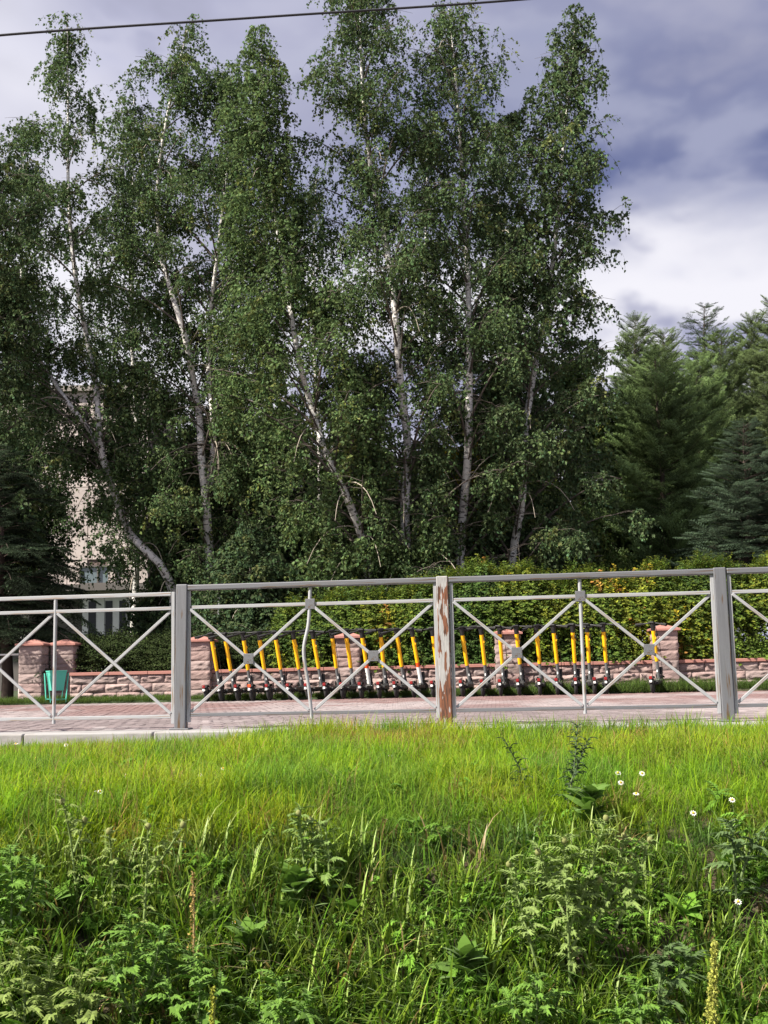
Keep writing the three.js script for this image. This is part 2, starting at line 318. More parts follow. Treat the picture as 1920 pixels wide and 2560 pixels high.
// ---------------------------------------------------------------- the metal fence
{
  const fence = thing('metal_fence', 'grey metal railing fence with crossed bars standing on the kerb', 'fence', FENCE_MID, -FENCE_TURN);
  const post = (x, m, lean, h = 1.105) => { const o = part('post', [rbox(0.088, h + 0.25, 0.075, 0.008, 0, (h - 0.25) / 2, 0)], m, fence); o.position.x = x; o.rotation.z = lean; part('base_weld', [rbox(0.15, 0.012, 0.13, 0.004, 0, 0.012, 0)], m === M.rust ? M.rust : M.steel, o); return o; };
  const uvRust = (g) => { const p = g.attributes.position, n = g.attributes.normal, u = []; for (let i = 0; i < p.count; i++) u.push(p.getX(i) / 0.088 + 0.5 + (Math.abs(n.getX(i)) > 0.7 ? p.getZ(i) * 6 : 0), p.getY(i) / 1.2); g.setAttribute('uv', new THREE.Float32BufferAttribute(u, 2)); };
  post(-FENCE_STEP * 2, M.steel, 0); post(-FENCE_STEP, M.steel, -0.012); const mid = post(0, M.rust, 0.004); uvRust(mid.geometry); mid.userData.label = 'rust-brown post with peeling grey paint'; post(FENCE_STEP, M.steel, 0.006); post(FENCE_STEP * 2, M.steel, 0);
  function panel(x0, full, bent, m, drop = 0) {
    const p = new THREE.Group(); p.name = 'panel'; fence.add(p); p.position.set(x0 + 0.046, drop, 0);
    const L = FENCE_STEP - 0.092, H = L / 2, top = full ? 0.927 : 0.935, low = 0.125, y = (low + top) / 2;
    for (const x of [0.014, L - 0.014]) part('stile', [rbox(0.026, 1.0, 0.03, 0.003, x, 0.56, 0)], m, p);
    if (full) part('handrail', [rbox(L + 0.004, 0.042, 0.062, 0.008, H, 1.078, 0)], M.steel, p);
    else part('handrail', [rbox(L - 0.06, 0.03, 0.03, 0.004, H, 1.045, 0)], m, p);
    part('rail', [rbox(L - 0.06, 0.026, 0.022, 0.003, H, top, 0)], m, p);
    part('rail', [rbox(L - 0.06, 0.026, 0.022, 0.003, H, low - 0.01, 0)], full ? M.steel : m, p);
    const dx = bent ? -0.05 : 0, dz = bent ? 0.03 : 0, hi = full ? 1.056 : 1.03, pts = [V(H, low - 0.05, 0), V(H + dx * 0.35, 0.3, dz * 0.5), V(H + dx, 0.58, dz), V(H + dx * 0.3, 0.78, dz * 0.4), V(H, hi, 0)];
    part('upright', [tube(new THREE.CatmullRomCurve3(pts).getPoints(24), 0.0135, 8)], m, p);
    for (const [a, b] of [[0.03, H - 0.02], [H + 0.02, L - 0.03]]) {
      part('brace', [bar(V(a, top - 0.015, 0.011), V(b, low + 0.012, 0.011), 0.022, 0.018)], m, p);
      part('brace', [bar(V(a, low + 0.012, -0.011), V(b, top - 0.015, -0.011), 0.022, 0.018)], m, p);
      if (full) part('plate', [rbox(0.078, 0.078, 0.007, 0.003, (a + b) / 2, y, 0.0245)], M.steel, p);
    }
    if (full) part('plate', [rbox(0.074, 0.078, 0.007, 0.003, H, top, 0.018)], M.steel, p);
  }
  panel(-FENCE_STEP * 2, false, false, M.pale, -0.01); panel(-FENCE_STEP, true, true, M.pale); panel(0, true, false, M.pale); panel(FENCE_STEP, true, false, M.pale);
}

// ---------------------------------------------------------------- pink stone wall
const rockTone = [[0.325, 0.23, 0.218], [0.30, 0.213, 0.205], [0.36, 0.27, 0.257], [0.255, 0.195, 0.188], [0.315, 0.243, 0.235]];
function roughBlock(w, h, d, seed, allRound) {       // split-faced stone: pillowed, broken front
  const g = new THREE.BoxGeometry(w, h, d, Math.max(4, Math.round(w / 0.028)), 8, allRound ? 8 : 1), p = g.attributes.position, n = g.attributes.normal, col = [], t = rockTone[seed % 5];
  for (let i = 0; i < p.count; i++) {
    const x = p.getX(i), y = p.getY(i), z = p.getZ(i), nx = n.getX(i), nz = n.getZ(i);
    const front = nz > 0.5 || (allRound && (Math.abs(nx) > 0.5 || nz < -0.5));
    const ex = Math.min(1, (w / 2 - Math.abs(x)) / 0.03 + (Math.abs(nx) > 0.5 ? 1 : 0)), ey = Math.min(1, (h / 2 - Math.abs(y)) / 0.025), ez = allRound && Math.abs(nx) > 0.5 ? Math.min(1, (d / 2 - Math.abs(z)) / 0.03) : 1;
    const edge = clamp(Math.min(ex, ey, ez), 0, 1), b = front ? edge * (0.006 + (allRound ? 0.05 : 0.085) * Math.max(0, fbm(x * 8 + seed * 3.1 + y * 5, y * 26 + (z * nx) * 3, z * 9 + seed, 3) - 0.36)) : 0;
    p.setXYZ(i, x + nx * b, y, z + nz * b);
    const k = (0.7 + 0.6 * fbm(x * 12 + seed, y * 20, z * 12 + 5, 4)) * (seed % 3 ? 1 : 0.88); col.push(t[0] * k, t[1] * k, t[2] * k);
  }
  g.setAttribute('color', new THREE.Float32BufferAttribute(col, 3)); g.computeVertexNormals(); return g;
}
const pillarBlocks = [0, 1, 2, 3, 4].map((k) => roughBlock(0.42, 0.165, 0.4, k, true));
const capShape = (s) => { const g = new THREE.CylinderGeometry(0.02, s * 0.707, 0.085, 4, 1).rotateY(Math.PI / 4).translate(0, 0.075, 0).toNonIndexed(); g.computeVertexNormals(); return [g, box(s, 0.034, s, 0, 0.017, 0)]; };
function pillar(parent, name, x, z, courses, rnd, capMat) {
  const p = new THREE.Group(); p.name = name; parent.add(p); p.position.set(x, 0, z);
  part('core', [box(0.39, courses * 0.17, 0.37, 0, courses * 0.085, 0)], M.mortar, p);
  for (let k = 0; k < courses; k++) { const b = part('block', pillarBlocks[Math.floor(rnd() * 5)], M.rock, p); b.position.y = 0.085 + k * 0.17; b.rotation.y = rnd() < 0.5 ? Math.PI : 0; b.position.x = rnd.range(-0.006, 0.006); }
  const c = part('cap', capShape(0.53), capMat, p); c.position.y = courses * 0.17; return p;
}
{
  const base = V(0, 0.02, wallZ(0)), rnd = random(21);
  const wall = thing('stone_wall', 'low pink split-stone wall with capped pillars behind the scooters', 'wall', base, -ROW_TURN);
  const along = (px, py) => { const d = bearing(px, py), t = (wallZ(0)) / (d.z - ROW_SLOPE * d.x); return d.x * t / Math.cos(ROW_TURN); };
  const spots = [86, 502, 873, 1270, 1661, 2060].map((px) => along(px, 1650));
  spots.forEach((x) => pillar(wall, 'pillar', x, 0, 6, rnd, M.coping));
  const second = along(150, 1650); pillar(wall, 'pillar', second, -0.3, 6, rnd, M.coping).userData.label = 'second gate pillar set back behind the left end pillar';
  const fronts = [...Array(8)].map((_, k) => roughBlock(0.405, 0.148, 0.05, k + 6, false));
  let x0 = second + 0.22;
  for (let s = 1; s < spots.length; s++) {
    const x1 = spots[s] - 0.215, L = x1 - x0, n = Math.round(L / 0.415);
    part('wall_core', [box(L, 0.46, 0.16, (x0 + x1) / 2, 0.23, -0.05)], M.mortar, wall);
    for (let c = 0; c < 3; c++) for (let k = 0; k < n; k++) {
      const off = c % 2 ? 0.5 : 0, w = L / n, a = k + off; if (a >= n) continue;
      const last = c % 2 && k === n - 1, b = part('block', fronts[Math.floor(rnd() * 8)], M.rock, wall);
      b.position.set(x0 + (a + (last ? 0.25 : 0.5)) * w, 0.077 + c * 0.153, 0.05 + rnd.range(-0.004, 0.006)); b.scale.x = (last ? 0.5 : 1) * (w - 0.008) / 0.405;
      if (c % 2 && k === 0) { const h = part('block', fronts[Math.floor(rnd() * 8)], M.rock, wall); h.position.set(x0 + 0.25 * w, 0.077 + c * 0.153, 0.05); h.scale.x = 0.5 * (w - 0.008) / 0.405; }
    }
    const m = Math.round(L / 0.8);
    for (let k = 0; k < m; k++) { const o = part('coping', rbox(L / m - 0.006, 0.058, 0.29, 0.008), M.coping, wall); o.position.set(x0 + (k + 0.5) * L / m, 0.489 + rnd.range(-0.002, 0.002), -0.02); }
    x0 = spots[s] + 0.215;
  }
  for (const [px, label] of [[231, 'dark-capped stone pillar by the entrance, left of two'], [291, 'dark-capped stone pillar by the entrance, right of two']]) {
    const p = at(px, 1590, 34); p.y = 0.05; const g = thing('stone_pillar', label, 'pillar', p); pillar(g, 'shaft', 0, 0, 7, rnd, M.oldCap);
  }
  const rp = at(20, 1637, 20.9), r = thing('metal_railing', 'thin grey metal rail left of the end pillar of the stone wall', 'railing', V(rp.x, 0, rp.z), -ROW_TURN);
  part('rail', [rbox(2.2, 0.03, 0.03, 0.004, -0.9, rp.y, 0)], M.steel, r); for (const x of [-1.98, -0.9]) part('post', [rbox(0.04, rp.y, 0.04, 0.004, x, rp.y / 2, 0)], M.steel, r);
}

// ---------------------------------------------------------------- scooters
const AXIS_FOOT = V(0, 0.2, -0.8), AXIS = V(0, 0.93, 0.2).normalize();
function makeScooter(old) {
  const s = new THREE.Group(), up = (h) => { const k = (h - 0.2) / AXIS.y; return V(0, AXIS.y * k, AXIS.z * k); };          // heights along the steering axis, from its foot
  const steered = (name, g, m) => { const o = part(name, g, m, s); o.position.copy(AXIS_FOOT); o.userData.steer = 1; return o; };
  const wheel = (name, p, turns) => {
    const w = part(name, [new THREE.CylinderGeometry(0.085, 0.085, 0.05, 20).rotateZ(Math.PI / 2)], M.hubGrey, s);
    const tyre = part('tyre', [new THREE.TorusGeometry(0.097, 0.03, 8, 24).rotateY(Math.PI / 2).scale(0.95, 1, 1)], M.rubber, w);
    w.position.copy(p); return w;
  };
  wheel('rear_wheel', V(0, 0.125, 0));
  const fw = wheel('front_wheel', V(0, 0.125, -0.87)); fw.userData.steer = 2;
  part('deck', [rbox(0.165, 0.06, 0.56, 0.015, 0, 0.165, -0.42), rbox(0.06, 0.05, 0.18, 0.012, 0, 0.165, -0.72), rbox(0.09, 0.05, 0.16, 0.012, 0, 0.17, -0.11)], M.black, s);
  part('foot_mat', [rbox(0.14, 0.008, 0.48, 0.003, 0, 0.199, -0.42)], M.rubber, s);
  const arc = []; for (let k = 0; k <= 10; k++) { const a = (0.1 + 0.62 * k / 10) * Math.PI; arc.push([Math.cos(a), Math.sin(a)]); }
  const fender = (cz, cy, r, w) => { const g = []; for (let k = 1; k < arc.length; k++) g.push(bar(V(0, cy + arc[k - 1][1] * r, cz + arc[k - 1][0] * r), V(0, cy + arc[k][1] * r, cz + arc[k][0] * r), w, 0.006, 0.002)); return g; };
  const rf = part('rear_fender', fender(0, 0.125, 0.15, 0.075), M.black, s);
  part('tail_light', [rbox(0.05, 0.05, 0.03, 0.008, 0, 0.252, 0.135)], M.red, rf);
  part('plate', [rbox(0.036, 0.036, 0.008, 0.002, 0, 0.195, 0.158)], M.white, rf);
  part('kickstand', [bar(V(-0.06, 0.14, -0.5), V(-0.15, 0.01, -0.42), 0.018, 0.018)], M.black, s);
  steered('fork', [...[-0.045, 0.045].map((x) => bar(V(x, -0.07, -0.07), V(x, 0.1, 0.0), 0.02, 0.045)), rbox(0.12, 0.06, 0.1, 0.015, 0, 0.0, -0.02), ...fender(-0.07, -0.075, 0.155, 0.07)], M.black);
  steered('stem', [tube([up(0.18), up(0.3), up(0.53)], (t) => 0.033 - 0.007 * t, 12), rbox(0.11, 0.018, 0.03, 0.006, 0, 0.0, 0.03)], old ? M.white : M.stemGrey);
  const cov = steered('stem_cover', [tube([up(0.52), up(0.8), up(1.035)], (t) => 0.031 + 0.003 * t, 14), rbox(0.03, 0.09, 0.03, 0.008, ...up(0.93).add(V(0.028, 0, 0)).toArray())], M.yellow);
  part('phone_clip', [rbox(0.022, 0.06, 0.035, 0.006, ...up(0.955).add(V(0.045, 0, 0)).toArray())], M.black, cov);
  if (old) {
    part('band', [tube([up(0.51), up(0.585)], 0.0335, 12)], M.orange, cov);
    const c = document.createElement('canvas'); c.width = 64; c.height = 256; const x = c.getContext('2d'); x.fillStyle = '#e4e4e2'; x.fillRect(0, 0, 64, 256); x.fillStyle = '#222'; for (const [yy, h] of [[60, 26], [92, 14], [112, 30], [150, 12], [168, 28]]) { x.fillRect(18, yy, 11, h); x.fillRect(34, yy + 4, 10, h - 6); }
    const t = new THREE.CanvasTexture(c); t.colorSpace = THREE.SRGBColorSpace;
    const d = steered('printed_sleeve', [tube([up(0.22), up(0.51)], 0.034, 14, 1, 1 / 0.29)], std({ map: t, roughness: 0.5 }));
    d.userData.label = 'white sleeve with dark print';
  } else steered('stem_tag', [rbox(0.02, 0.05, 0.004, 0.001, ...up(0.36).add(V(0, 0, 0.029)).toArray())], M.white);
  steered('latch', [rbox(0.05, 0.13, 0.05, 0.012, ...up(0.36).add(V(0.03, 0, -0.055)).toArray())], M.black);
  const b = up(1.15), head = steered('display_head', [tube([up(1.03), up(1.09), up(1.16)], (t) => 0.036 + 0.016 * t * t, 12), rbox(0.1, 0.028, 0.1, 0.01, b.x, b.y + 0.012, b.z + 0.015)], M.black);
  part('screen', [rbox(0.06, 0.004, 0.06, 0.001, b.x, b.y + 0.029, b.z + 0.015)], M.glass, head);
  const hb = steered('handlebar', [tube(new THREE.CatmullRomCurve3([V(-0.17, b.y - 0.015, b.z + 0.03), V(-0.06, b.y, b.z), V(0.06, b.y, b.z), V(0.17, b.y - 0.015, b.z + 0.03)]).getPoints(12), 0.014, 8)], M.black);
  for (const k of [-1, 1]) {
    part('grip', [tube([V(k * 0.17, b.y - 0.015, b.z + 0.03), V(k * 0.28, b.y - 0.028, b.z + 0.06)], 0.023, 8)], M.rubber, hb);
    part('brake_lever', [tube([V(k * 0.15, b.y - 0.02, b.z - 0.005), V(k * 0.25, b.y - 0.05, b.z + 0.01)], 0.006, 5)], M.grey, hb);
  }
  steered('cable', [tube(bezier(V(0.03, b.y - 0.02, b.z - 0.02), V(0.07, 0.6, 0.02), V(0.04, 0.15, -0.04), 8), 0.005, 5)], M.black);
  return s;
}
{
  const kinds = [makeScooter(false), makeScooter(true)];
  // for each: photo columns of the rear wheel's foot, and of the top and the bottom of the yellow sleeve
  const seen = [[519, 538, 547], [556, 571, 581], [597, 618, 625], [633, 660, 667], [676, 700, 708], [728, 743, 752], [774, 794, 803], [819, 841, 847], [860, 875, 882], [906, 913, 921], [950, 959, 963], [993, 1001, 1009], [1037, 1040, 1050], [1085, 1090, 1096],
    [1159, 1165, 1173], [1209, 1211, 1216], [1253, 1257, 1260], [1299, 1299, 1304], [1351, 1349, 1353], [1395, 1392, 1397], [1441, 1439, 1441], [1487, 1472, 1475], [1518, 1517, 1520], [1633, 1648, 1651]];
  const words = ['first', 'second', 'third', 'fourth', 'fifth', 'sixth', 'seventh', 'eighth', 'ninth', 'tenth', 'eleventh', 'twelfth', 'thirteenth', 'fourteenth', 'fifteenth', 'sixteenth', 'seventeenth', 'eighteenth', 'nineteenth', 'twentieth', 'twenty-first', 'twenty-second', 'last'];
  const rnd = random(314), q = new THREE.Quaternion();
  seen.forEach(([w, top, low], i) => {
    const old = i === 9 || i === 12, s = kinds[old ? 1 : 0].clone(); s.name = numbered('electric_scooter'); scene.add(s);
    const foot = onLevel(w, 1754.5 - (w - 519) * 0.0193, 0), lean = (low - top) / (0.51 * 150), front = low + (low - top) * 1.0, fx = at(front, 1740, -foot.z + 0.85).x;
    s.position.copy(foot); s.rotation.order = 'YXZ'; s.rotation.y = -Math.atan2(fx - foot.x, 0.87); s.rotation.z = lean * 0.9;
    q.setFromAxisAngle(AXIS, rnd.range(-0.5, 0.5) + (i < 9 ? 0.12 : 0));
    for (const o of s.children) { if (o.userData.steer === 1) o.quaternion.copy(q); else if (o.userData.steer === 2) { o.quaternion.copy(q); o.position.sub(AXIS_FOOT).applyQuaternion(q).add(AXIS_FOOT); } delete o.userData.steer; }
    if (i === 3) s.getObjectByName('tail_light').material = M.brightRed;
    const label = i === 23 ? 'lone black scooter with yellow stem parked apart in front of the right pillar' : old ? (i === 9 ? 'scooter with yellow upper and white printed lower stem, left of two such' : 'scooter with yellow upper and white printed lower stem with orange band, right of two such')
      : i === 3 ? 'yellow-stemmed electric scooter with bright glowing red tail reflector, fourth from the left' : `yellow-stemmed black electric scooter, ${words[i]} from the left ${i === 22 ? 'at the right end of' : 'in'} the parked row`.replace('last from the left', 'last');
    tag(s, label, 'scooter', 'electric scooters parked along the stone wall');
  });
}

// ---------------------------------------------------------------- turquoise litter bin
{
  const p = at(140, 1745, 21.0), bin = thing('litter_bin', 'turquoise painted metal litter bin on splayed legs beside the left pillar', 'bin', V(p.x, 0.03, p.z), 0.5);
  const g = new THREE.CylinderGeometry(0.205, 0.145, 0.33, 4, 1, true).rotateY(Math.PI / 4).translate(0, 0.37, 0).toNonIndexed(); g.computeVertexNormals();
  part('bucket', [g], std({ color: M.turquoise.color, roughness: 0.6, side: THREE.DoubleSide, bumpMap: grain, bumpScale: 0.001 }), bin);
  part('bucket_floor', [box(0.2, 0.01, 0.2, 0, 0.21, 0)], M.turquoise, bin);
  part('rim', [bar(V(-0.15, 0.535, 0.147), V(0.15, 0.535, 0.147), 0.02, 0.012), bar(V(-0.15, 0.535, -0.147), V(0.15, 0.535, -0.147), 0.02, 0.012), bar(V(-0.147, 0.535, -0.14), V(-0.147, 0.535, 0.14), 0.012, 0.02), bar(V(0.147, 0.535, -0.14), V(0.147, 0.535, 0.14), 0.012, 0.02)], M.turquoise, bin);
  for (const x of [-1, 1]) for (const z of [-1, 1]) part('leg', [bar(V(x * 0.18, 0.5, z * 0.1), V(x * 0.13, 0, z * 0.16), 0.035, 0.012)], M.turquoise, bin);
  for (const x of [-1, 1]) part('leg_brace', [bar(V(x * 0.14, 0.06, -0.15), V(x * 0.14, 0.06, 0.15), 0.03, 0.01)], M.turquoise, bin);
  part('leg_brace', [bar(V(-0.135, 0.05, 0.152), V(0.135, 0.05, 0.152), 0.03, 0.01)], M.turquoise, bin);
}
// ---------------------------------------------------------------- grey pole behind the wall, box on the birch, overhead cable
{
  const p = at(548, 1570, 23.5), y = at(548, 1488, 23.5).y, o = thing('metal_pole', 'pale grey metal pole with a narrow top behind the stone wall', 'pole', V(p.x, 0.05, p.z));
  part('shaft', [tube([V(0, 0, 0), V(0, y - 0.5, 0), V(0, y - 0.44, 0)], (t) => (t > 0.9 ? 0.026 : 0.05), 12)], M.pale, o); part('top_tube', [tube([V(0, y - 0.45, 0), V(0, y, 0)], 0.026, 10)], M.pale, o);
  const c = [at(-900, 190, 10), at(-100, 97, 10.4), at(640, 44, 10.8), at(1290, 0, 11.2), at(2100, -75, 11.8), at(3200, -190, 12.5)];
  tag(part('overhead_cable', [tube(new THREE.CatmullRomCurve3(c).getPoints(60), 0.0115, 8)], M.cable, scene), 'dark overhead cable crossing the sky above the birches', 'cable');
}

// ---------------------------------------------------------------- the pink building
{
  const Z = 46, left = -24, right = at(371, 1300, Z).x, roof = at(371, 976, Z).y, foot = at(371, 1458, Z).y, rnd = random(8);
  const b = thing('public_building', 'pink stone-clad building with white entrance doors behind the left birches', 'building', V(0, 0, -Z));
  part('wall', [box(right - left, roof - foot, 6, (left + right) / 2, (roof + foot) / 2, -3.06)], M.joint, b);
  const w = 0.78, h = 0.9, rows = Math.floor((roof - foot) / h), H = (roof - foot) / rows, shapes = [...Array(6)].map((_, k) => { const g = rbox(w - 0.025, H - 0.025, 0.05, 0.006), t = 0.9 + 0.04 * k; g.setAttribute('color', new THREE.Float32BufferAttribute([...Array(g.attributes.position.count)].flatMap(() => [0.50 * t, 0.435 * t, 0.42 * t]), 3)); return g; });
  const wx0 = at(200, 1440, Z).x, wx1 = at(290, 1440, Z).x, wy0 = at(245, 1466, Z).y, wy1 = at(245, 1416, Z).y;
  for (let r = 0; r < rows; r++) for (let c = 0; c < 17; c++) {
    const x = right - (c + 0.5) * w, y = foot + (r + 0.5) * H; if (x > wx0 && x < wx1 && y < wy1 + 0.1) continue;
    const o = part('facade_panel', shapes[Math.floor(rnd() * 6)], M.facade, b); o.position.set(x, y, -0.035 + rnd.range(-0.004, 0.004));
  }
  part('roof_edge', [box(right - left + 0.3, 0.22, 6.4, (left + right) / 2, roof + 0.11, -3)], M.beige, b);
  const win = part('window', [box(wx1 - wx0, 0.07, 0.12, (wx0 + wx1) / 2, wy1, 0.02), box(wx1 - wx0, 0.07, 0.12, (wx0 + wx1) / 2, wy0 + 0.1, 0.02), ...[wx0, (wx0 + wx1) / 2, wx1].map((x) => box(0.06, wy1 - wy0 - 0.18, 0.1, x, (wy0 + wy1) / 2 + 0.05, 0.02))], M.darkWall, b);
  part('pane', [box(wx1 - wx0, wy1 - wy0 - 0.1, 0.02, (wx0 + wx1) / 2, (wy0 + wy1) / 2 + 0.05, -0.02)], M.tinted, win);
  // recessed entrance under the upper floors
  part('canopy', [box(6.6, 0.22, 0.9, at(225, 1470, Z).x, foot - 0.13, -0.3)], M.darkWall, b);
  part('porch_wall', [box(right - left, foot + 0.2, 0.3, (left + right) / 2, foot / 2 - 0.1, -1.6)], M.darkWall, b);
  for (const px of [336, 352]) part('column', [rbox(0.16, foot - 0.03, 0.4, 0.02, at(px, 1500, Z + 0.6).x, foot / 2, -0.6)], M.beige, b);
  const dz = -0.75, dX = (px) => at(px, 1520, Z - dz).x, dY = (py) => at(265, py, Z - dz).y, dTop = dY(1487);
  for (const [x0, x1, panes] of [[206, 262, [[222, 241]]], [262, 327, [[264, 282], [299, 315]]]]) {
    const door = part('door', [box(dX(x1) - dX(x0) - 0.02, dTop, 0.08, (dX(x0) + dX(x1)) / 2, dTop / 2, dz)], M.paint, b);
    for (const [a, c] of panes) part('pane', [box(dX(c) - dX(a), 2.05, 0.03, (dX(a) + dX(c)) / 2, dY(1503) - 1.02, dz + 0.045)], M.glass, door);
    part('handle', [rbox(0.04, 0.3, 0.06, 0.01, dX(x1) - 0.12, 1.1, dz + 0.07)], M.black, door);
  }
  part('transom', [box(dX(327) - dX(206), 0.28, 0.1, (dX(206) + dX(327)) / 2, dTop + 0.14, dz)], M.beige, b);
  // side wing set back to the right
  const wing = at(640, 1300, Z + 4).x, wr = part('wing_wall', [box(wing - right, roof - 1.6, 3, (wing + right) / 2, (roof - 1.6) / 2, -4.5)], M.beige, b);
  for (const [px, py0, py1] of [[392, 1180, 1265], [392, 1330, 1420], [500, 1180, 1265], [500, 1330, 1420]]) { const X = at(px, 1250, Z + 3).x, a = at(px, py1, Z + 3).y, c = at(px, py0, Z + 3).y; const f = part('window', [box(0.78, c - a + 0.14, 0.06, X, (a + c) / 2, -2.98)], M.darkWall, b); part('pane', [box(0.64, c - a, 0.03, X, (a + c) / 2, -2.94)], M.tinted, f); }
  const sp = at(88, 1325, Z - 0.2); const sign = thing('wall_alarm', 'small red box fixed high on the pink facade at far left', 'alarm box', V(sp.x, sp.y - 0.15, -Z + 0.02)); part('casing', [rbox(0.16, 0.42, 0.14, 0.02, 0, 0.15, 0.03)], M.red, sign); part('lens', [rbox(0.1, 0.1, 0.03, 0.01, 0, 0.26, 0.11)], M.brightRed, sign);
}

// ---------------------------------------------------------------- leaves, needles, trees
function leafGeometry(make) {                        // collects folded leaf blades and thin twigs with a colour each
  const pos = [], col = [];
  const tri = (a, b, c, k) => { pos.push(a.x, a.y, a.z, b.x, b.y, b.z, c.x, c.y, c.z); for (let i = 0; i < 3; i++) col.push(k[0], k[1], k[2]); };
  make({
    tri,
    leaf(p, d, n, L, W, k) {                         // base, direction, facing
      const s = V(0, 0, 0).crossVectors(d, n).normalize(), tip = p.clone().addScaledVector(d, L).addScaledVector(n, -L * 0.12), m = p.clone().addScaledVector(d, L * 0.42).addScaledVector(n, L * 0.1);
      const a = m.clone().addScaledVector(s, W / 2), b = m.clone().addScaledVector(s, -W / 2);
      tri(p, a, tip, k); tri(p, tip, b, k);
    },
    twig(a, b, r, k) {
      const d = b.clone().sub(a).normalize(), s = V(0, 0, 0).crossVectors(d, Math.abs(d.y) > 0.9 ? V(1, 0, 0) : V(0, 1, 0)).normalize().multiplyScalar(r), u = V(0, 0, 0).crossVectors(d, s);
      const c = [s.clone(), s.clone().multiplyScalar(-0.5).addScaledVector(u, 0.87), s.clone().multiplyScalar(-0.5).addScaledVector(u, -0.87)];
      for (let i = 0; i < 3; i++) { const e = c[i], f = c[(i + 1) % 3], B = b.clone(); tri(a.clone().add(e), a.clone().add(f), B, k); }
    },
  });
  const g = new THREE.BufferGeometry();
  g.setAttribute('position', new THREE.Float32BufferAttribute(pos, 3)); g.setAttribute('color', new THREE.Float32BufferAttribute(col, 3)); g.computeVertexNormals(); return g;
}
function unit(r) { const z = r.range(-1, 1), a = r.range(0, 6.2832), s = Math.sqrt(1 - z * z); return V(s * Math.cos(a), z, s * Math.sin(a)); }
function hangingSpray(seed, n, L, W, spread = 0.55, twigK = [0.06, 0.045, 0.035]) {     // several drooping twiglets with leaves
  const r = random(seed);
  return leafGeometry((g) => {
    for (let t = 0; t < 5; t++) {
      const a = r.range(0, 6.28), out = r.range(0.05, 0.3), len = r.range(0.25, 0.5), A = V(0, 0, 0), B = V(Math.cos(a) * out, -len * spread, Math.sin(a) * out), C = V(Math.cos(a) * out * 1.3, -len, Math.sin(a) * out * 1.3), pts = bezier(A, V(B.x, 0.02, B.z), C, 5);
      for (let k = 0; k < 5; k++) g.twig(pts[k], pts[k + 1], 0.003, twigK);
      for (let k = 0; k < n / 5; k++) {
        const s = r.range(0.5, 5), i = Math.min(4, Math.floor(s)), p = pts[i].clone().lerp(pts[i + 1], s - i).add(unit(r).multiplyScalar(0.025)), d = unit(r).multiplyScalar(0.8).add(V(0, -0.55, 0)).normalize(), f = unit(r).add(V(0, 0.5, 0)), k2 = r.range(0.7, 1.3), y = r.range(0.85, 1.25);
        f.addScaledVector(d, -f.dot(d)).normalize(); const sz = r.range(0.75, 1.2);
        g.leaf(p, d, f, L * sz, W * sz, [k2 * y, k2, k2 * r.range(0.7, 1.1)]);
      }
    }
  });
}
function upSpray(seed, n, L, W, H, lean = 0.25) {                                       // an upright shoot with leaves all along
  const r = random(seed);
  return leafGeometry((g) => {
    for (let t = 0; t < 3; t++) {
      const a = r.range(0, 6.28), C = V(Math.cos(a) * lean * r() * 1.6, H * r.range(0.7, 1.1), Math.sin(a) * lean * r() * 1.6), pts = bezier(V(0, -0.1, 0), V(0, H * 0.5, 0), C, 4);
      for (let k = 0; k < 4; k++) g.twig(pts[k], pts[k + 1], 0.003, [0.12, 0.06, 0.03]);
      for (let k = 0; k < n / 3; k++) {
        const s = Math.pow(r(), 0.8) * 3.99, i = Math.floor(s), p = pts[i].clone().lerp(pts[i + 1], s - i), b = r.range(0, 6.28), d = V(Math.cos(b), r.range(-0.2, 0.9), Math.sin(b)).normalize(), f = V(r.range(-0.5, 0.5), 1, r.range(-0.5, 0.5));
        f.addScaledVector(d, -f.dot(d)).normalize(); const k2 = r.range(0.65, 1.35), sz = r.range(0.7, 1.2), warm = Math.max(0, s / 4 - 0.5);
        g.leaf(p, d, f, L * sz, W * sz, [k2 * (1 + warm * 0.5), k2, k2 * 0.9]);
      }
    }
  });
}
function needleSpray(seed, len, side, needle, width, per, sag) {                        // a branch end along +x, side twigs either way, needles all round
  const r = random(seed);
  return leafGeometry((g) => {
    const run = (A, B, n, k0) => {
      g.twig(A, B, 0.004, [0.5, 0.35, 0.25]);
      const d = B.clone().sub(A).normalize();
      for (let i = 0; i < n; i++) {
        const p = A.clone().lerp(B, (i + r()) / n), q = unit(r); q.addScaledVector(d, -q.dot(d)).normalize(); const v = q.clone().addScaledVector(d, 0.7).normalize(), w = V(0, 0, 0).crossVectors(v, d).normalize().multiplyScalar(width / 2), k = k0 * r.range(0.7, 1.25);
        g.tri(p.clone().add(w), p.clone().sub(w), p.clone().addScaledVector(v, needle * r.range(0.8, 1.1)), [k, k, k * r.range(0.8, 1.1)]);
      }
    };
    const tip = V(len, -sag * len, 0); run(V(0, 0, 0), tip, Math.round(per * len), 1);
    const n = Math.round(len / 0.07);
    for (let i = 1; i < n; i++) for (const z of [-1, 1]) {
      const t = i / n, A = V(0, 0, 0).lerp(tip, t), l = side * (1 - t * 0.75) * r.range(0.7, 1.1), B = A.clone().add(V(l * 0.6, -sag * l * r.range(0.6, 2), z * l * 0.8)); run(A, B, Math.round(per * l), r.range(0.8, 1.2));
    }
  });
}
const birchSprays = [11, 12, 13, 14].map((s) => hangingSpray(s, 42, 0.07, 0.052));
const ROOT = (p) => V(p.x, 0.04, p.z);
const corridors = [], planted = [];                 // the stretches where the birches stand bare towards the footway
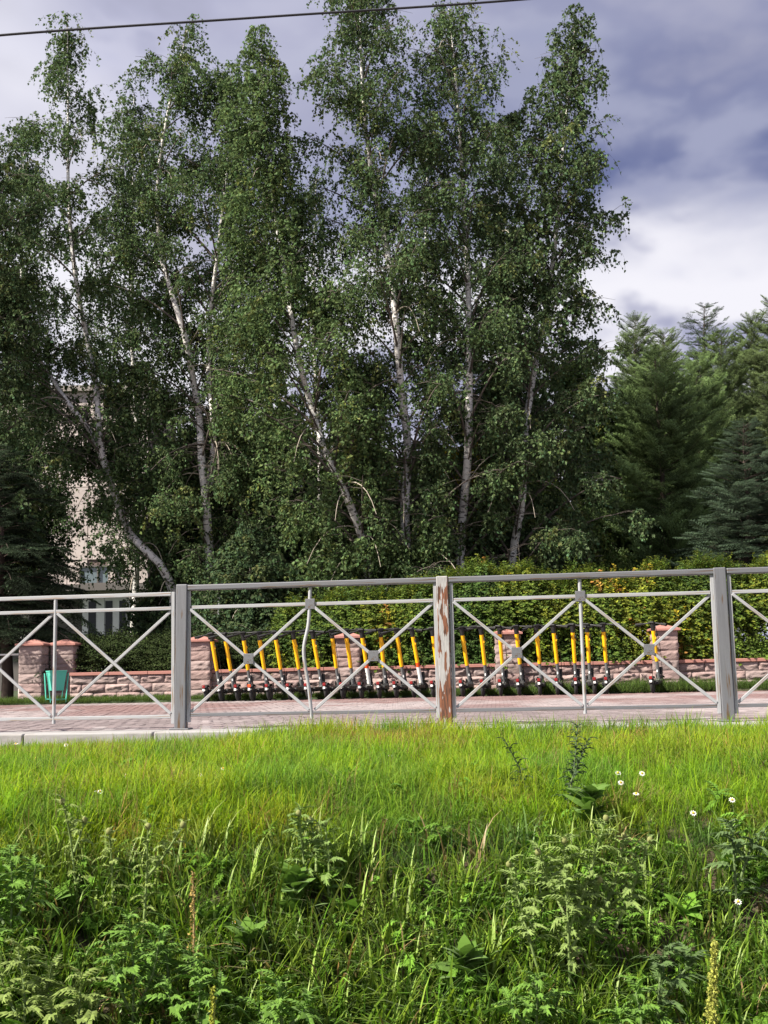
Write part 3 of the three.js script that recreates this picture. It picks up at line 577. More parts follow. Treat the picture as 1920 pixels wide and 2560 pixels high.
function birch(label, Z, stems, crown, o) {
  planted.push([label, Z, stems, crown, o]);
  const curves = stems.map((s) => new THREE.CatmullRomCurve3(s.map(([x, y]) => at(x, y, Z))).getSpacedPoints(60));
  for (const [a, b] of o.clear ?? []) { const lo = at(1000, b, Z).y, hi = at(1000, a, Z).y; for (const c of curves) for (const p of c) if (p.y > lo - 0.15 && p.y < hi + 0.15) corridors.push(p); }
}
function grow(label, Z, stems, crown, o) {
  const r = random(o.seed), scale = Z / FOCAL, curves = stems.map((s, k) => new THREE.CatmullRomCurve3(s.map(([x, y], i) => at(x, y, Z + (k ? r.range(-0.25, 0.25) : 0) + 0.25 * Math.sin(i * 1.7 + o.seed)))));
  const root = ROOT(curves[0].getPoint(0)), t = thing(o.name ?? 'birch_tree', label, o.category ?? 'tree', root, 0, o.group), local = (p) => p.clone().sub(root);
  const paths = curves.map((c) => c.getSpacedPoints(40)); paths[0][0].y = 0;
  const trunks = paths.map((path, k) => tube(path.map(local), (u) => (o.radius ?? 0.11) * (o.name ? 1 : 0.86) * (k ? o.thin ?? 0.75 : 1) * Math.pow(1 - u * 0.93, 0.85) * (1 + 0.35 * Math.max(0, 1 - u * 16)), 10, 1, 0.8));
  for (const g of trunks) part('trunk', [g], o.bark ?? M.bark, t);
  const rows = crown.map(([py, l, w]) => [-at(1000, py, Z).y, l * scale * (o.name ? 1 : 1.1), (w ?? l) * scale * (o.name ? 1 : 1.1)]);                       // keyed by minus height
  const yTop = -rows[0][0], yLow = -rows[rows.length - 1][0], spots = [], limbs = [], dead = [];
  const stemAt = (path, y) => { for (let i = 1; i < path.length; i++) if (path[i].y >= y) return path[i - 1].clone().lerp(path[i], clamp((y - path[i - 1].y) / (path[i].y - path[i - 1].y + 1e-6), 0, 1)); return path[path.length - 1].clone(); };
  for (let i = 0; i < o.branches; i++) {
    const y = yTop - (yTop - yLow) * Math.pow((i + r()) / o.branches, 0.92), path = paths[i % paths.length], a = i * 2.39996 + r.range(-0.4, 0.4), hw = [table(rows, -y, 1), table(rows, -y, 2)];
    const k = r.range(0.55, 1.06), bx = Math.cos(a) * k * hw[Math.cos(a) < 0 ? 0 : 1], bz = Math.sin(a) * k * (hw[0] + hw[1]) * 0.45, R = Math.hypot(bx, bz);
    const mid = stemAt(path, y), tip = mid.clone().add(V(bx, -0.08 * R, bz)), from = stemAt(path, Math.max(path[0].y + 0.9, y - 0.7 * R - 0.15)), ctrl = from.clone().lerp(tip, 0.55).add(V(0, 0.3 * R, 0)), pts = bezier(from, ctrl, tip, 7);
    limbs.push(tube(pts.map(local), (u) => (0.008 + 0.012 * R) * (1 - 0.8 * u), 4));
    if (r() < (y < 7 ? 0.3 : 0.08)) { const d = bezier(from.clone(), from.clone().add(V(bx * 0.5, 0.15, bz * 0.5 + 0.3)), from.clone().add(V(bx * 0.75, -0.5 * R, bz * 0.6 + 0.5)), 6); dead.push(tube(d.map(local), (u) => 0.017 * (1 - 0.72 * u), 5)); }
    const subs = Math.ceil(R * 4.5) + 2;
    for (let j = 0; j < subs; j++) {
      const s = r.range(0.28, 1) * 6.99, n = Math.floor(s), p = pts[n].clone().lerp(pts[n + 1], s - n), b = r.range(0, 6.28), len = r.range(0.25, 0.5) + 0.22 * R * r(), q = p.clone().add(V(Math.cos(b) * len, r.range(-0.25, 0.25) * len, Math.sin(b) * len));
      limbs.push(tube([p, p.clone().lerp(q, 0.5).add(V(0, 0.05, 0)), q].map(local), (u) => 0.006 * (1 - 0.6 * u), 3));
      for (let k2 = 0; k2 < 7; k2++) spots.push(p.clone().lerp(q, r.range(0.2, 1.05)).add(unit(r).multiplyScalar(0.2)));
    }
  }
  part('limbs', limbs, o.limb ?? M.limb, t); if (dead.length) part('dead_branches', dead, M.deadwood, t);
  for (let i = spots.length - 1; i > 0; i--) { const j = Math.floor(r() * (i + 1)); [spots[i], spots[j]] = [spots[j], spots[i]]; }
  const crest = []; for (const path of paths) for (let i = 0; i < 26; i++) crest.push(path[Math.floor(36 + 4.99 * r())].clone().add(unit(r).multiplyScalar(0.22)).add(V(0, 0.2 * r() + 0.05, 0)));
  const c = new Copies(), tone = o.tone ?? [0.082, 0.135, 0.06];
  const open = (p) => corridors.some((q) => Math.abs(p.x - q.x) < 0.3 && Math.abs(p.y - q.y - 0.1) < 0.3 && p.z > q.z - 0.1 && p.z < q.z + 2.6);
  for (const p of [...crest, ...spots.slice(0, Math.round(o.sprays * (o.name ? 1 : 0.51)))]) {
    if (r() < 0.9 && open(p)) continue;
    if (!o.name && p.y > 5 && r() < 0.1) continue;
    const k = r.range(0.75, 1.25) * (0.8 + 0.5 * fbm(p.x * 0.9, p.y * 0.9, p.z * 0.9, 2)), w = r() < 0.06 ? 1.5 : 1;
    c.add(placed(local(p), r.range(-0.35, 0.35), r.range(0, 6.28), r.range(-0.35, 0.35), r.range(0.75, 1.3) * (o.leafScale ?? 1)), tone[0] * k * w, tone[1] * k * (w > 1 ? 1.2 : 1), tone[2] * k);
  }
  c.build('crown', o.spray ?? birchSprays[o.seed % 4], M.leaf, t);
  return t;
}
birch('tall birch behind the rusty fence post with white trunk rising past the frame top', 24.4, [[[1030, 1500], [1012, 1290], [1020, 1122], [1003, 974], [988, 789], [970, 640], [940, 500], [915, 330], [903, 150], [900, -60]]],
  [[-130, 20], [-60, 80], [60, 125], [200, 150], [330, 175], [450, 190], [650, 200], [900, 225], [1150, 230], [1400, 220], [1480, 160]], { clear: [[770,830],[940,1170],[1200,1320]], seed: 4, radius: 0.125, branches: 78, sprays: 3100 });
birch('slender white birch with dark-marked trunk right of the rusty post, crown reaching the frame top', 24.7, [[[1142, 1500], [1150, 1400], [1157, 1290], [1168, 1164], [1173, 995], [1170, 700], [1157, 482], [1148, 313], [1136, 169], [1122, 20]]],
  [[10, 14], [60, 90, 120], [150, 140, 135], [300, 160, 150], [450, 170, 160], [700, 190], [950, 210], [1200, 200], [1400, 170]], { clear: [[960,1030],[1080,1440]], seed: 5, radius: 0.12, branches: 70, sprays: 2500 });
birch('rightmost tall birch with leaning white trunk and pointed crown against the grey cloud', 25, [[[1275, 1500], [1283, 1380], [1304, 1257], [1312, 1090], [1330, 960], [1368, 750], [1393, 560], [1407, 380], [1425, 200], [1440, 60]]],
  [[50, 8], [110, 45, 55], [190, 110, 70], [300, 130, 90], [450, 150, 120], [620, 170, 130], [800, 190, 165], [950, 200, 220], [1150, 200, 280], [1400, 200, 280]], { clear: [[960,990],[1240,1390]], seed: 6, radius: 0.11, branches: 84, sprays: 3600 });
birch('birch with long white trunk leaning left in the middle of the photo', 24, [[[925, 1500], [912, 1370], [862, 1231], [811, 1122], [786, 1037], [760, 953], [739, 856], [715, 700], [690, 550], [672, 400], [662, 250], [652, 110]]],
  [[100, 12], [180, 50, 40], [300, 90, 60], [430, 110, 85], [600, 150, 120], [800, 200, 190], [1000, 240, 230], [1250, 240], [1450, 210]], { clear: [[820,1150],[1220,1320]], seed: 7, radius: 0.105, branches: 82, sprays: 3700, tone: [0.095, 0.155, 0.06] });
birch('twin-stemmed white birch standing right of the pink building', 25.5, [[[530, 1500], [515, 1250], [505, 1165], [500, 1060], [485, 960], [462, 840], [425, 720], [400, 620], [395, 450], [420, 280], [470, 70]], [[524, 1220], [534, 1120], [532, 1030], [522, 930], [525, 800], [548, 600], [568, 400], [560, 210]]],
  [[55, 14], [110, 55, 45], [220, 120, 90], [330, 190, 110], [470, 220, 150], [650, 210, 190], [850, 190, 180], [1050, 170, 190], [1300, 150, 200], [1450, 150, 200]], { clear: [[680,760],[940,1180]], seed: 8, radius: 0.12, branches: 88, sprays: 3600 });
birch('crooked birch with white stem bending left in front of the pink building', 25.5, [[[450, 1520], [405, 1418], [350, 1362], [320, 1325], [282, 1220], [255, 1135], [240, 965], [222, 870], [190, 700], [172, 500], [170, 250], [168, 40]], [[262, 1160], [225, 1075], [181, 1022], [110, 915], [60, 840], [10, 798], [-60, 720]]],
  [[35, 10], [90, 35, 30], [180, 95, 70], [280, 150, 130], [420, 190, 160], [600, 200, 150], [740, 170, 90], [850, 200, 150], [1000, 230, 170], [1100, 165, 150], [1250, 110, 120], [1400, 70, 80]], { clear: [[960,1130],[1320,1440]], seed: 9, radius: 0.105, branches: 84, sprays: 3200 });
birch('birch at the left edge of the photo, crown partly outside the frame', 24, [[[-60, 1560], [-50, 1300], [-40, 1000], [-20, 750], [-10, 520], [-30, 380]]],
  [[370, 20], [470, 90, 110], [650, 130, 120], [850, 140], [1050, 160], [1250, 170], [1400, 150]], { seed: 10, radius: 0.1, branches: 60, sprays: 2100 });

// birches of a second row, filling the sky between the front crowns
const second = (label, Z, x, top, hw, o) => birch(label, Z, [[[x, 1600], [x + 10, 1200], [x - 6, 800], [x, top + 20]]], [[top, 10], [top + 70, hw * 0.5], [top + 200, hw * 0.9], [top + 420, hw], [1100, hw], [1400, hw * 0.8]], { radius: 0.1, branches: 56, sprays: 1500, tone: [0.072, 0.12, 0.056], ...o });
second('birch of the second row between the crooked and the twin-stemmed birch', 29, 335, 215, 130, { seed: 91 });
second('birch of the second row just right of the twin-stemmed birch', 30, 590, 330, 120, { seed: 92 });
second('birch of the second row between the leaning and the tall birch', 29.5, 790, 430, 130, { seed: 93, sprays: 500 });
second('birch of the second row between the tall and the slender birch', 30.5, 1070, 270, 115, { seed: 94, sprays: 550 });
second('birch of the second row left of the rightmost birch', 29, 1250, 300, 110, { seed: 95, sprays: 1500 });
second('birch of the second row far left behind the edge birch', 29.5, 60, 300, 130, { seed: 96 });

// darker broad-leaved trees and shrubs filling in behind and below the birches
const broadSprays = [31, 32].map((s) => hangingSpray(s, 40, 0.085, 0.062, 0.3));
function fill(label, Z, x, base, top, hw, o) {
  birch(label, Z, [[[x, 1600], [x + 6, (base + top) / 2], [x, top + 20]]], [[top, hw * 0.2], [lerp(top, base, 0.12), hw * 0.65], [lerp(top, base, 0.35), hw], [lerp(top, base, 0.75), hw], [base, hw * 0.85]],
    { name: 'broadleaf_tree', bark: M.pineBark, radius: 0.09, branches: 46, sprays: 1700, spray: broadSprays[o.seed % 2], tone: [0.055, 0.09, 0.042], ...o });
}
fill('dark leafy tree behind the twin birch and beside the pink building', 31, 520, 1500, 1040, 150, { seed: 51 });
fill('dark leafy tree behind the leaning middle birch', 33, 700, 1500, 1020, 170, { seed: 52 });
fill('dark leafy tree between the leaning birch and the tall birch', 34, 880, 1500, 1060, 150, { seed: 53 });
fill('dark leafy tree behind the slender birch right of the rusty post', 35, 1080, 1500, 1120, 150, { seed: 54 });
fill('dark leafy tree behind the rightmost birch trunk', 33, 1250, 1500, 960, 165, { seed: 55 });
fill('dark leafy tree right of the rightmost birch', 30, 1440, 1500, 880, 150, { seed: 56, sprays: 1200, tone: [0.09, 0.14, 0.045] });
fill('low dark leafy tree in front of the pink building at left', 29, 20, 1420, 1060, 120, { seed: 57, sprays: 700 });
const shrub = (label, Z, x, top, hw, o) => fill(label, Z, x, 1640, top, hw, { name: 'shrub', category: 'shrub', radius: 0.03, branches: 40, sprays: 1300, ...o });
shrub('dark green shrub behind the second and third scooters', 24, 620, 1330, 120, { seed: 61 });
shrub('dark green shrub left of the grey pole behind the wall', 26, 440, 1390, 100, { seed: 62, sprays: 900 });
shrub('dark shrub between the leaning birch and the golden hedge', 26, 770, 1310, 120, { seed: 63 });
shrub('dark shrub at the foot of the tall middle birch', 26.5, 950, 1330, 120, { seed: 64 });
shrub('dark shrub under the rightmost birch trunk', 27, 1260, 1330, 130, { seed: 65 });
shrub('dark shrub right of the rightmost birch under the larch', 28, 1420, 1280, 130, { seed: 66, tone: [0.1, 0.155, 0.045] });
shrub('yellow-leaved shrub glowing behind the slender birch trunk', 27, 1165, 1120, 85, { seed: 67, sprays: 520, tone: [0.36, 0.3, 0.02], name: 'yellow_shrub' });
shrub('orange-yellow shrub deep under the larch left of the blue spruce', 33, 1730, 1300, 70, { seed: 68, sprays: 260, tone: [0.26, 0.2, 0.03], name: 'yellow_shrub' });

planted.forEach((a) => grow(...a));

// conifers
const larchSprays = [41, 42].map((s) => needleSpray(s, 0.5, 0.26, 0.045, 0.013, 120, -0.2)), spruceSprays = [43, 44].map((s) => needleSpray(s, 0.5, 0.32, 0.034, 0.011, 190, 0.1));
function conifer(name, label, Z, x, base, top, hw, o) {
  const r = random(o.seed), B = at(x, 1640, Z), A = at(o.topX ?? x, top, Z), root = ROOT(B), t = thing(name, label, 'tree', root), H = A.y - root.y, R = hw * Z / FOCAL, lean = V(A.x - root.x, 0, A.z - root.z), low = at(x, base, Z).y - root.y;
  const stem = (h) => V(lean.x * h / H, h, lean.z * h / H);
  part('trunk', [tube([...Array(13)].map((_, i) => stem(H * i / 12).add(V(0.04 * Math.sin(i), 0, 0))), (u) => o.radius * (1 - 0.93 * u), 8)], M.pineBark, t);
  const limbs = [], c = new Copies(), X = V(1, 0, 0), q = new THREE.Quaternion(), m = new THREE.Matrix4(), levels = Math.round((H - low) / o.gap);
  for (let i = 0; i < levels; i++) for (let k = 0; k < o.whorl; k++) {
    const h = low + (H - low) * (i + r() * 0.8) / levels, f = 1 - (h - low) / (H - low), wild = r.range(-0.12, 0.2), L = R * Math.pow(f, o.taper) * r.range(0.5, 1.18) + 0.12, a = k * 6.283 / o.whorl + i * 2.4 + r.range(-0.3, 0.3), D = V(Math.cos(a), 0, Math.sin(a)), P = stem(h);
    const tip = P.clone().addScaledVector(D, L).add(V(0, (o.rise + wild + (1 - f) * 0.5) * L, 0)), pts = bezier(P, P.clone().addScaledVector(D, L * 0.55).add(V(0, (o.dip + (1 - f) * 0.5) * L, 0)), tip, 6);
    limbs.push(tube(pts, (u) => (0.006 + 0.008 * L) * (1 - 0.8 * u), 4));
    const n = Math.max(2, Math.ceil(L / o.step));
    for (let j = 0; j < n; j++) {
      const s = Math.min(5.99, (0.12 + 0.88 * (j + r()) / n) * 6), e = Math.floor(s), p = pts[e].clone().lerp(pts[e + 1], s - e), d = pts[e + 1].clone().sub(pts[e]).normalize(), turn = (j === n - 1 ? 0 : r.sign() * r.range(0.3, 1.0));
      d.applyAxisAngle(V(0, 1, 0), turn); d.y += r.range(-0.25, 0.25) - o.droop * r.range(-0.6, 1); d.normalize();
      const z = V(0, 0, 0).crossVectors(d, V(0, 1, 0)).normalize(), y = V(0, 0, 0).crossVectors(z, d); m.makeBasis(d, y, z); q.setFromRotationMatrix(m);
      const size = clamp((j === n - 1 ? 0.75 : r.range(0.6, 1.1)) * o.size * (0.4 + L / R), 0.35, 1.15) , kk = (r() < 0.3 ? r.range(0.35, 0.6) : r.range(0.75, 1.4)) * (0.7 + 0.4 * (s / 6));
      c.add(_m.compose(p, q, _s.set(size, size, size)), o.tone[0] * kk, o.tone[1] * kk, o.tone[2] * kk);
    }
  }
  part('limbs', limbs, M.pineBark, t); c.build('crown', o.spray, M.needle, t); return t;
}
const larch = (label, Z, x, base, top, hw, o) => conifer('larch_tree', label, Z, x, base, top, hw, { radius: 0.13, gap: 0.24, whorl: 6, taper: 0.5, rise: 0.2, dip: -0.08, step: 0.085, droop: 0.5, size: 1.1, tone: [0.13, 0.185, 0.07], spray: larchSprays[o.seed % 2], ...o });
larch('pale green larch showing just beside the rightmost birch', 36, 1590, 1500, 800, 95, { seed: 71, tone: [0.14, 0.2, 0.08] });
larch('dark-trunked larch in the middle of the conifers at right', 29, 1672, 1440, 900, 140, { seed: 72, topX: 1640, tone: [0.17, 0.255, 0.10] });
larch('light green larch left of the round dark treetop', 42, 1660, 1500, 835, 125, { seed: 73 });
larch('larch with light green top right of the round dark treetop', 38, 1805, 1500, 840, 130, { seed: 74, tone: [0.14, 0.2, 0.08] });
larch('tall feathery larch rising at the right edge of the photo', 33, 1945, 1500, 760, 115, { seed: 75, tone: [0.12, 0.165, 0.07] });
larch('larch with slender bright top between round treetop and right edge', 40, 1880, 1500, 800, 110, { seed: 76 });
larch('larch in the shade below the light green larch tops', 33, 1745, 1500, 900, 110, { seed: 69, tone: [0.17, 0.255, 0.10] });
larch('low larch beside the foot of the rightmost birch crown', 31, 1580, 1500, 980, 100, { seed: 70, tone: [0.17, 0.255, 0.10] });
conifer('pine_tree', 'round dark green treetop standing above the larches at right', 48, 1762, 1500, 765, 105, { seed: 77, radius: 0.16, gap: 0.34, whorl: 6, taper: 0.45, rise: 0.2, dip: 0, step: 0.22, droop: 0.2, size: 1.1, tone: [0.055, 0.09, 0.04], spray: spruceSprays[0] });
conifer('spruce_tree', 'blue-green spruce with clear pointed top at the right edge behind the hedge', 24.5, 1868, 1480, 1055, 150, { seed: 78, topX: 1862, radius: 0.09, gap: 0.14, whorl: 7, taper: 0.85, rise: -0.02, dip: -0.08, step: 0.13, droop: 0.05, size: 0.9, tone: [0.065, 0.1, 0.065], spray: spruceSprays[1] });
conifer('spruce_tree', 'dark spruce with low spreading branches at the left edge before the building', 23, 20, 1600, 1120, 190, { seed: 79, topX: -10, radius: 0.12, gap: 0.16, whorl: 6, taper: 0.6, rise: -0.25, dip: -0.02, step: 0.16, droop: 0.3, size: 1, tone: [0.045, 0.07, 0.042], spray: spruceSprays[0] });

// hedges
function hedge(name, label, o) {
  const r = random(o.seed), a = at(o.px[0], 1550, o.Z), b = at(o.px[1], 1550, o.Z), root = V((a.x + b.x) / 2, 0.05, wallZ((a.x + b.x) / 2) - o.back), t = thing(name, label, 'hedge', root, -ROW_TURN), L = (b.x - a.x) / Math.cos(ROW_TURN);
  const c = new Copies(), stems = [];
  for (let i = 0; i < L * 3; i++) { const x = r.range(-L / 2, L / 2), h = o.height(x / L + 0.5), p = V(x, 0, r.range(-0.3, 0.3) * o.depth); stems.push(tube(bezier(p, p.clone().add(V(r.range(-0.1, 0.1), h * 0.5, 0)), p.clone().add(V(r.range(-0.3, 0.3), h * 0.85, r.range(-0.4, 0.4) * o.depth)), 5), (u) => 0.012 * (1 - 0.7 * u), 4)); }
  part('stems', stems, M.limb, t);
  for (let i = 0; i < o.n; i++) {
    const u = r(), x = (u - 0.5) * L, h = o.height(u), s = r(), bulge = 1 + 0.85 * (fbm(x * 1.4 + o.seed, s * 3, 1.5, 3) - 0.5);
    // over the front, the top and, thinly, the inside of a rounded ridge
    const ang = Math.pow(r(), 0.8) * 2.6 - 0.15, rad = r() < 0.72 ? r.range(0.86, 1.05) : r.range(0.35, 0.86), y = Math.max(o.low ?? 0.12, h * (0.42 + 0.62 * Math.sin(Math.min(ang, 1.75)) * rad * bulge - (ang < 0 ? 0 : 0) ) * (ang < 0.35 ? r.range(0.35, 1) : 1)), z = Math.cos(ang) * o.depth * 0.5 * rad * bulge;
    if (i % 15 === 0 && o.sprigs) { const hh = h * r.range(0.92, 1.16); for (let j = 0; j < 3; j++) { const q = o.color(0.65 + 0.3 * r(), 1, r); c.add(placed(V(x + 0.03 * j, hh + j * 0.13, r.range(-0.1, 0.4)), r.range(-0.15, 0.15), r.range(0, 6), r.range(-0.15, 0.15), 0.8 - 0.15 * j), q[0], q[1], q[2]); } }
    const k = r.range(0.7, 1.3), m = 0.5 + 1.5 * (fbm(x * 0.9 + 7, y * 1.1, z * 0.6 + o.seed, 3) - 0.5) + 0.22 * (y / h - 0.6), hue = r() * 0.3 + m;
    const hollow = o.sprigs && y < h * 0.62 && fbm(x * 1.6 + 31, y * 2.2, 4.2, 3) < 0.46;
    if (hollow && r() < 0.8) continue;
    const col = o.color(hue, y / h, r);
    c.add(placed(V(x, y, z), Math.cos(ang) * 0.7 + r.range(-0.4, 0.4), r.range(-0.6, 0.6), r.range(-0.5, 0.5), r.range(0.7, 1.25)), col[0] * k, col[1] * k, col[2] * k);
  }
  c.build('foliage', o.spray, M.leaf, t); return t;
}
const goldSpray = upSpray(91, 33, 0.06, 0.042, 0.24), boxSpray = upSpray(92, 36, 0.035, 0.024, 0.16);
hedge('golden_hedge', 'tall overgrown hedge with green, yellow and orange leaves behind the stone wall', { seed: 81, sprigs: true, px: [700, 2150], Z: 22.3, back: 1.0, depth: 1.6, n: 15000, spray: goldSpray, height: (u) => 1.28 + 0.3 * smooth(u, 0.1, 0.3) + 0.8 * (fbm(u * 24, 1, 3.3, 4) - 0.4), low: 0.5,
  color: (h, y, r) => (h > 1.04 ? (r() < 0.5 ? [0.36, 0.22, 0.06] : [0.34, 0.33, 0.03]) : h > 0.84 ? [0.17, 0.24, 0.03] : h > 0.52 ? [0.10, 0.18, 0.03] : [0.055, 0.12, 0.028]) });
hedge('clipped_hedge', 'dark green clipped hedge behind the left part of the stone wall', { seed: 82, px: [195, 720], Z: 22.3, back: 0.75, depth: 0.9, n: 4200, spray: boxSpray, height: () => 0.92, color: () => [0.035, 0.065, 0.02] });

// ---------------------------------------------------------------- grass and weeds
function tuft(seed, blades, hMin, hMax, w, spread, lean) {
  const r = random(seed), pos = [], col = [], nor = [];
  for (let i = 0; i < blades; i++) {
    const a = r.range(0, 6.28), d = r() * spread, bx = Math.cos(a) * d, bz = Math.sin(a) * d, H = r.range(hMin, hMax), b = r.range(0, 6.28), bend = H * r.range(0.15, 1) * lean, W = w * r.range(0.6, 1.2), k = r.range(0.75, 1.25), y = r.range(0.85, 1.2), fx = Math.cos(b), fz = Math.sin(b), sx = -fz * W / 2, sz = fx * W / 2, N = 4;
    const pt = (t) => { const o = bend * t * t, yy = H * (t - 0.42 * Math.min(1.1, bend / H) * t * t * t); return [bx + fx * o, yy, bz + fz * o]; };
    for (let s = 0; s < N; s++) {
      const t0 = s / N, t1 = (s + 1) / N, p = pt(t0), q = pt(t1), w0 = 1 - t0 * t0 * 0.85, w1 = s === N - 1 ? 0 : 1 - t1 * t1 * 0.85;
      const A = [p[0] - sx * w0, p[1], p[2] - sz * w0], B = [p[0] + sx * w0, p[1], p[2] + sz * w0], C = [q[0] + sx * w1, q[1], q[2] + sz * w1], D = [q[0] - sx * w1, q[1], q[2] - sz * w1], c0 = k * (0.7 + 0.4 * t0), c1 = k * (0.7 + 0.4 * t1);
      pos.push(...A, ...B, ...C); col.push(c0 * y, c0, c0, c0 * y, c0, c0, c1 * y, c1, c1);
      if (w1) { pos.push(...A, ...C, ...D); col.push(c0 * y, c0, c0, c1 * y, c1, c1, c1 * y, c1, c1); }
    }
  }
  const g = new THREE.BufferGeometry(); g.setAttribute('position', new THREE.Float32BufferAttribute(pos, 3)); g.setAttribute('color', new THREE.Float32BufferAttribute(col, 3)); g.computeVertexNormals(); return g;
}
{
  const grass = thing('grass', 'long green grass covering the verge and the bank', 'grass'); grass.userData.kind = 'stuff';
  const short = [201, 202, 203].map((s) => tuft(s, 22, 0.045, 0.13, 0.004, 0.08, 0.95)), long = [204, 205, 206].map((s) => tuft(s, 9, 0.1, 0.3, 0.0105, 0.07, 1.1)), mid = [207, 208, 209].map((s) => tuft(s, 11, 0.08, 0.24, 0.0052, 0.07, 0.9)), midC = [0, 1, 2].map(() => new Copies()), shortC = [0, 1, 2].map(() => new Copies()), longC = [0, 1, 2].map(() => new Copies()), gloss = new Copies(), r = random(99);
  for (let i = 0; i < 40000; i++) {
    const z = -r.range(2.6, 8.9), x = r.range(-1, 1) * (0.34 * -z + 0.7); if (z < fenceZ(x) + 0.3) continue;
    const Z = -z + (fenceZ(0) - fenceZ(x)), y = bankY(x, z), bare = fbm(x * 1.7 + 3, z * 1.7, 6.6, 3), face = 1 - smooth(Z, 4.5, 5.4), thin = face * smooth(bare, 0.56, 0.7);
    const scar = smooth(Z, 4.2, 4.55) * (1 - smooth(Z, 4.95, 5.25));
    if (r() < face * 0.36 + thin * 0.4 + 0.22 * scar) continue;
    const lush = fbm(x * 0.8, z * 0.8 + 20, 2.2, 3), dry = smooth(Z, 6.6, 8.6) * smooth(fbm(x * 1.3 + 11, z * 1.6, 9.9, 3), 0.42, 0.58);
    let c = [lerp(0.205, 0.27, lush), lerp(0.34, 0.41, lush), lerp(0.010, 0.014, lush)];
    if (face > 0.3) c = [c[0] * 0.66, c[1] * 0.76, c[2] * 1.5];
    if (r() < 0.06 + 0.7 * dry) c = r() < 0.5 ? [0.36, 0.27, 0.11] : [0.26, 0.21, 0.06];
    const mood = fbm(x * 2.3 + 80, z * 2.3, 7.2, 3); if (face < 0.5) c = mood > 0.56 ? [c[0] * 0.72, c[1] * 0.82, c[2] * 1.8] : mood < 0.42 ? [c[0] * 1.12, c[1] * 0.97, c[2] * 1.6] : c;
    c[2] = Math.min(c[2], 0.32 * c[1]);
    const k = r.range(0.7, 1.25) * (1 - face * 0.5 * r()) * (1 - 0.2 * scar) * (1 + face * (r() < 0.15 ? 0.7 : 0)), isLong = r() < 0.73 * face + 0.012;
    const s = (isLong ? r.range(0.55, 1.2) * (0.6 + 0.4 * face) : r.range(0.6, 1.15)) * (1 - 0.35 * dry) * (0.7 + 0.5 * lush) * (1 - 0.45 * smooth(Z, 7.2, 8.5) * (1 - smooth(x, -1.5, -0.5))) * (1 + 0.1 * smooth(Z, 8.0, 8.5) * smooth(x, -1.5, -0.5));
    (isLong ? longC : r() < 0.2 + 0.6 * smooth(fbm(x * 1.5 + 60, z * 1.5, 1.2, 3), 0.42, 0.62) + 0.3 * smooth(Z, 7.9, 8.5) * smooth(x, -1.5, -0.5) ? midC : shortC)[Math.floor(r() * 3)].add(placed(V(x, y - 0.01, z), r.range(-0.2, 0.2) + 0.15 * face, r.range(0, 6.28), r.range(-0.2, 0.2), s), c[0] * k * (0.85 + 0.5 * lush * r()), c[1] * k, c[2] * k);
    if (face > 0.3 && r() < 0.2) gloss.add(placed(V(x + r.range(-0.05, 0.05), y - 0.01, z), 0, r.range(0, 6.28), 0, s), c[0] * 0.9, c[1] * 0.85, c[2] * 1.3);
  }
  short.forEach((g, i) => shortC[i].build('short_grass', g, M.grass, grass)); mid.forEach((g, i) => midC[i].build('tall_grass', g, M.grass, grass)); long.forEach((g, i) => longC[i].build('long_grass', g, M.grass, grass)); gloss.build('glossy_blades', long[0], M.glossGrass, grass);
  for (const o of grass.children) o.userData.kind = 'stuff';
  const strip = new Copies();
  for (let i = 0; i < 7000; i++) { const x = r.range(-9, 9), d = r.range(0.1, 1.2), z = rowZ(x) - 0.22 - d * (x < -3.2 || x > 2.2 ? 1 : 0.9), n = fbm(x * 1.2, z, 5.5, 3), k = r.range(0.7, 1.3) * (0.8 + 0.5 * n); if (d < 0.35 && n < 0.42) continue; strip.add(placed(V(x, 0.03, z), r.range(-0.3, 0.3), r.range(0, 6.28), r.range(-0.3, 0.3), r.range(0.5, 1.05) * (0.5 + n) * (x > 2.5 ? 1.9 : 1.2)), 0.075 * k, 0.135 * k, 0.02 * k); }
  tag(strip.build('verge_weeds', short[1], M.grass, scene), 'strip of grass and weeds along the foot of the stone wall', 'weeds', null, 'stuff');
}
// one lobed leaf: jagged outline, arching, along +x
function lobedLeaf(seed, L, W, lobes, arch) {
  const r = random(seed);
  return leafGeometry((g) => {
    const mid = (t) => V(L * t, arch * L * (t * 1.2 - 1.6 * t * t), 0);
    for (let i = 0; i < lobes; i++) for (const s of [-1, 1]) {
      const t0 = i / lobes, t1 = (i + 0.95) / lobes, t = (t0 + t1) / 2, w = W * Math.sin(Math.PI * (0.12 + 0.8 * t)) * r.range(0.75, 1.1), tip = mid(t1 + 0.1).add(V(0, 0.02 * r.range(-1, 1), s * w)), sh = mid(t).add(V(0, 0.006, s * w * 0.55)), k = r.range(0.85, 1.15);
      const kk = [k, k, k]; g.tri(mid(t0), sh, mid(t1), kk); g.tri(mid(t0), mid(t0).lerp(sh, 0.95), tip, kk); g.tri(sh, tip, mid(t1), kk);
    }
    g.tri(mid(0.9).add(V(0, 0, W * 0.25)), mid(1.12), mid(0.9).add(V(0, 0, -W * 0.25)), [1, 1, 1]);
  });
}
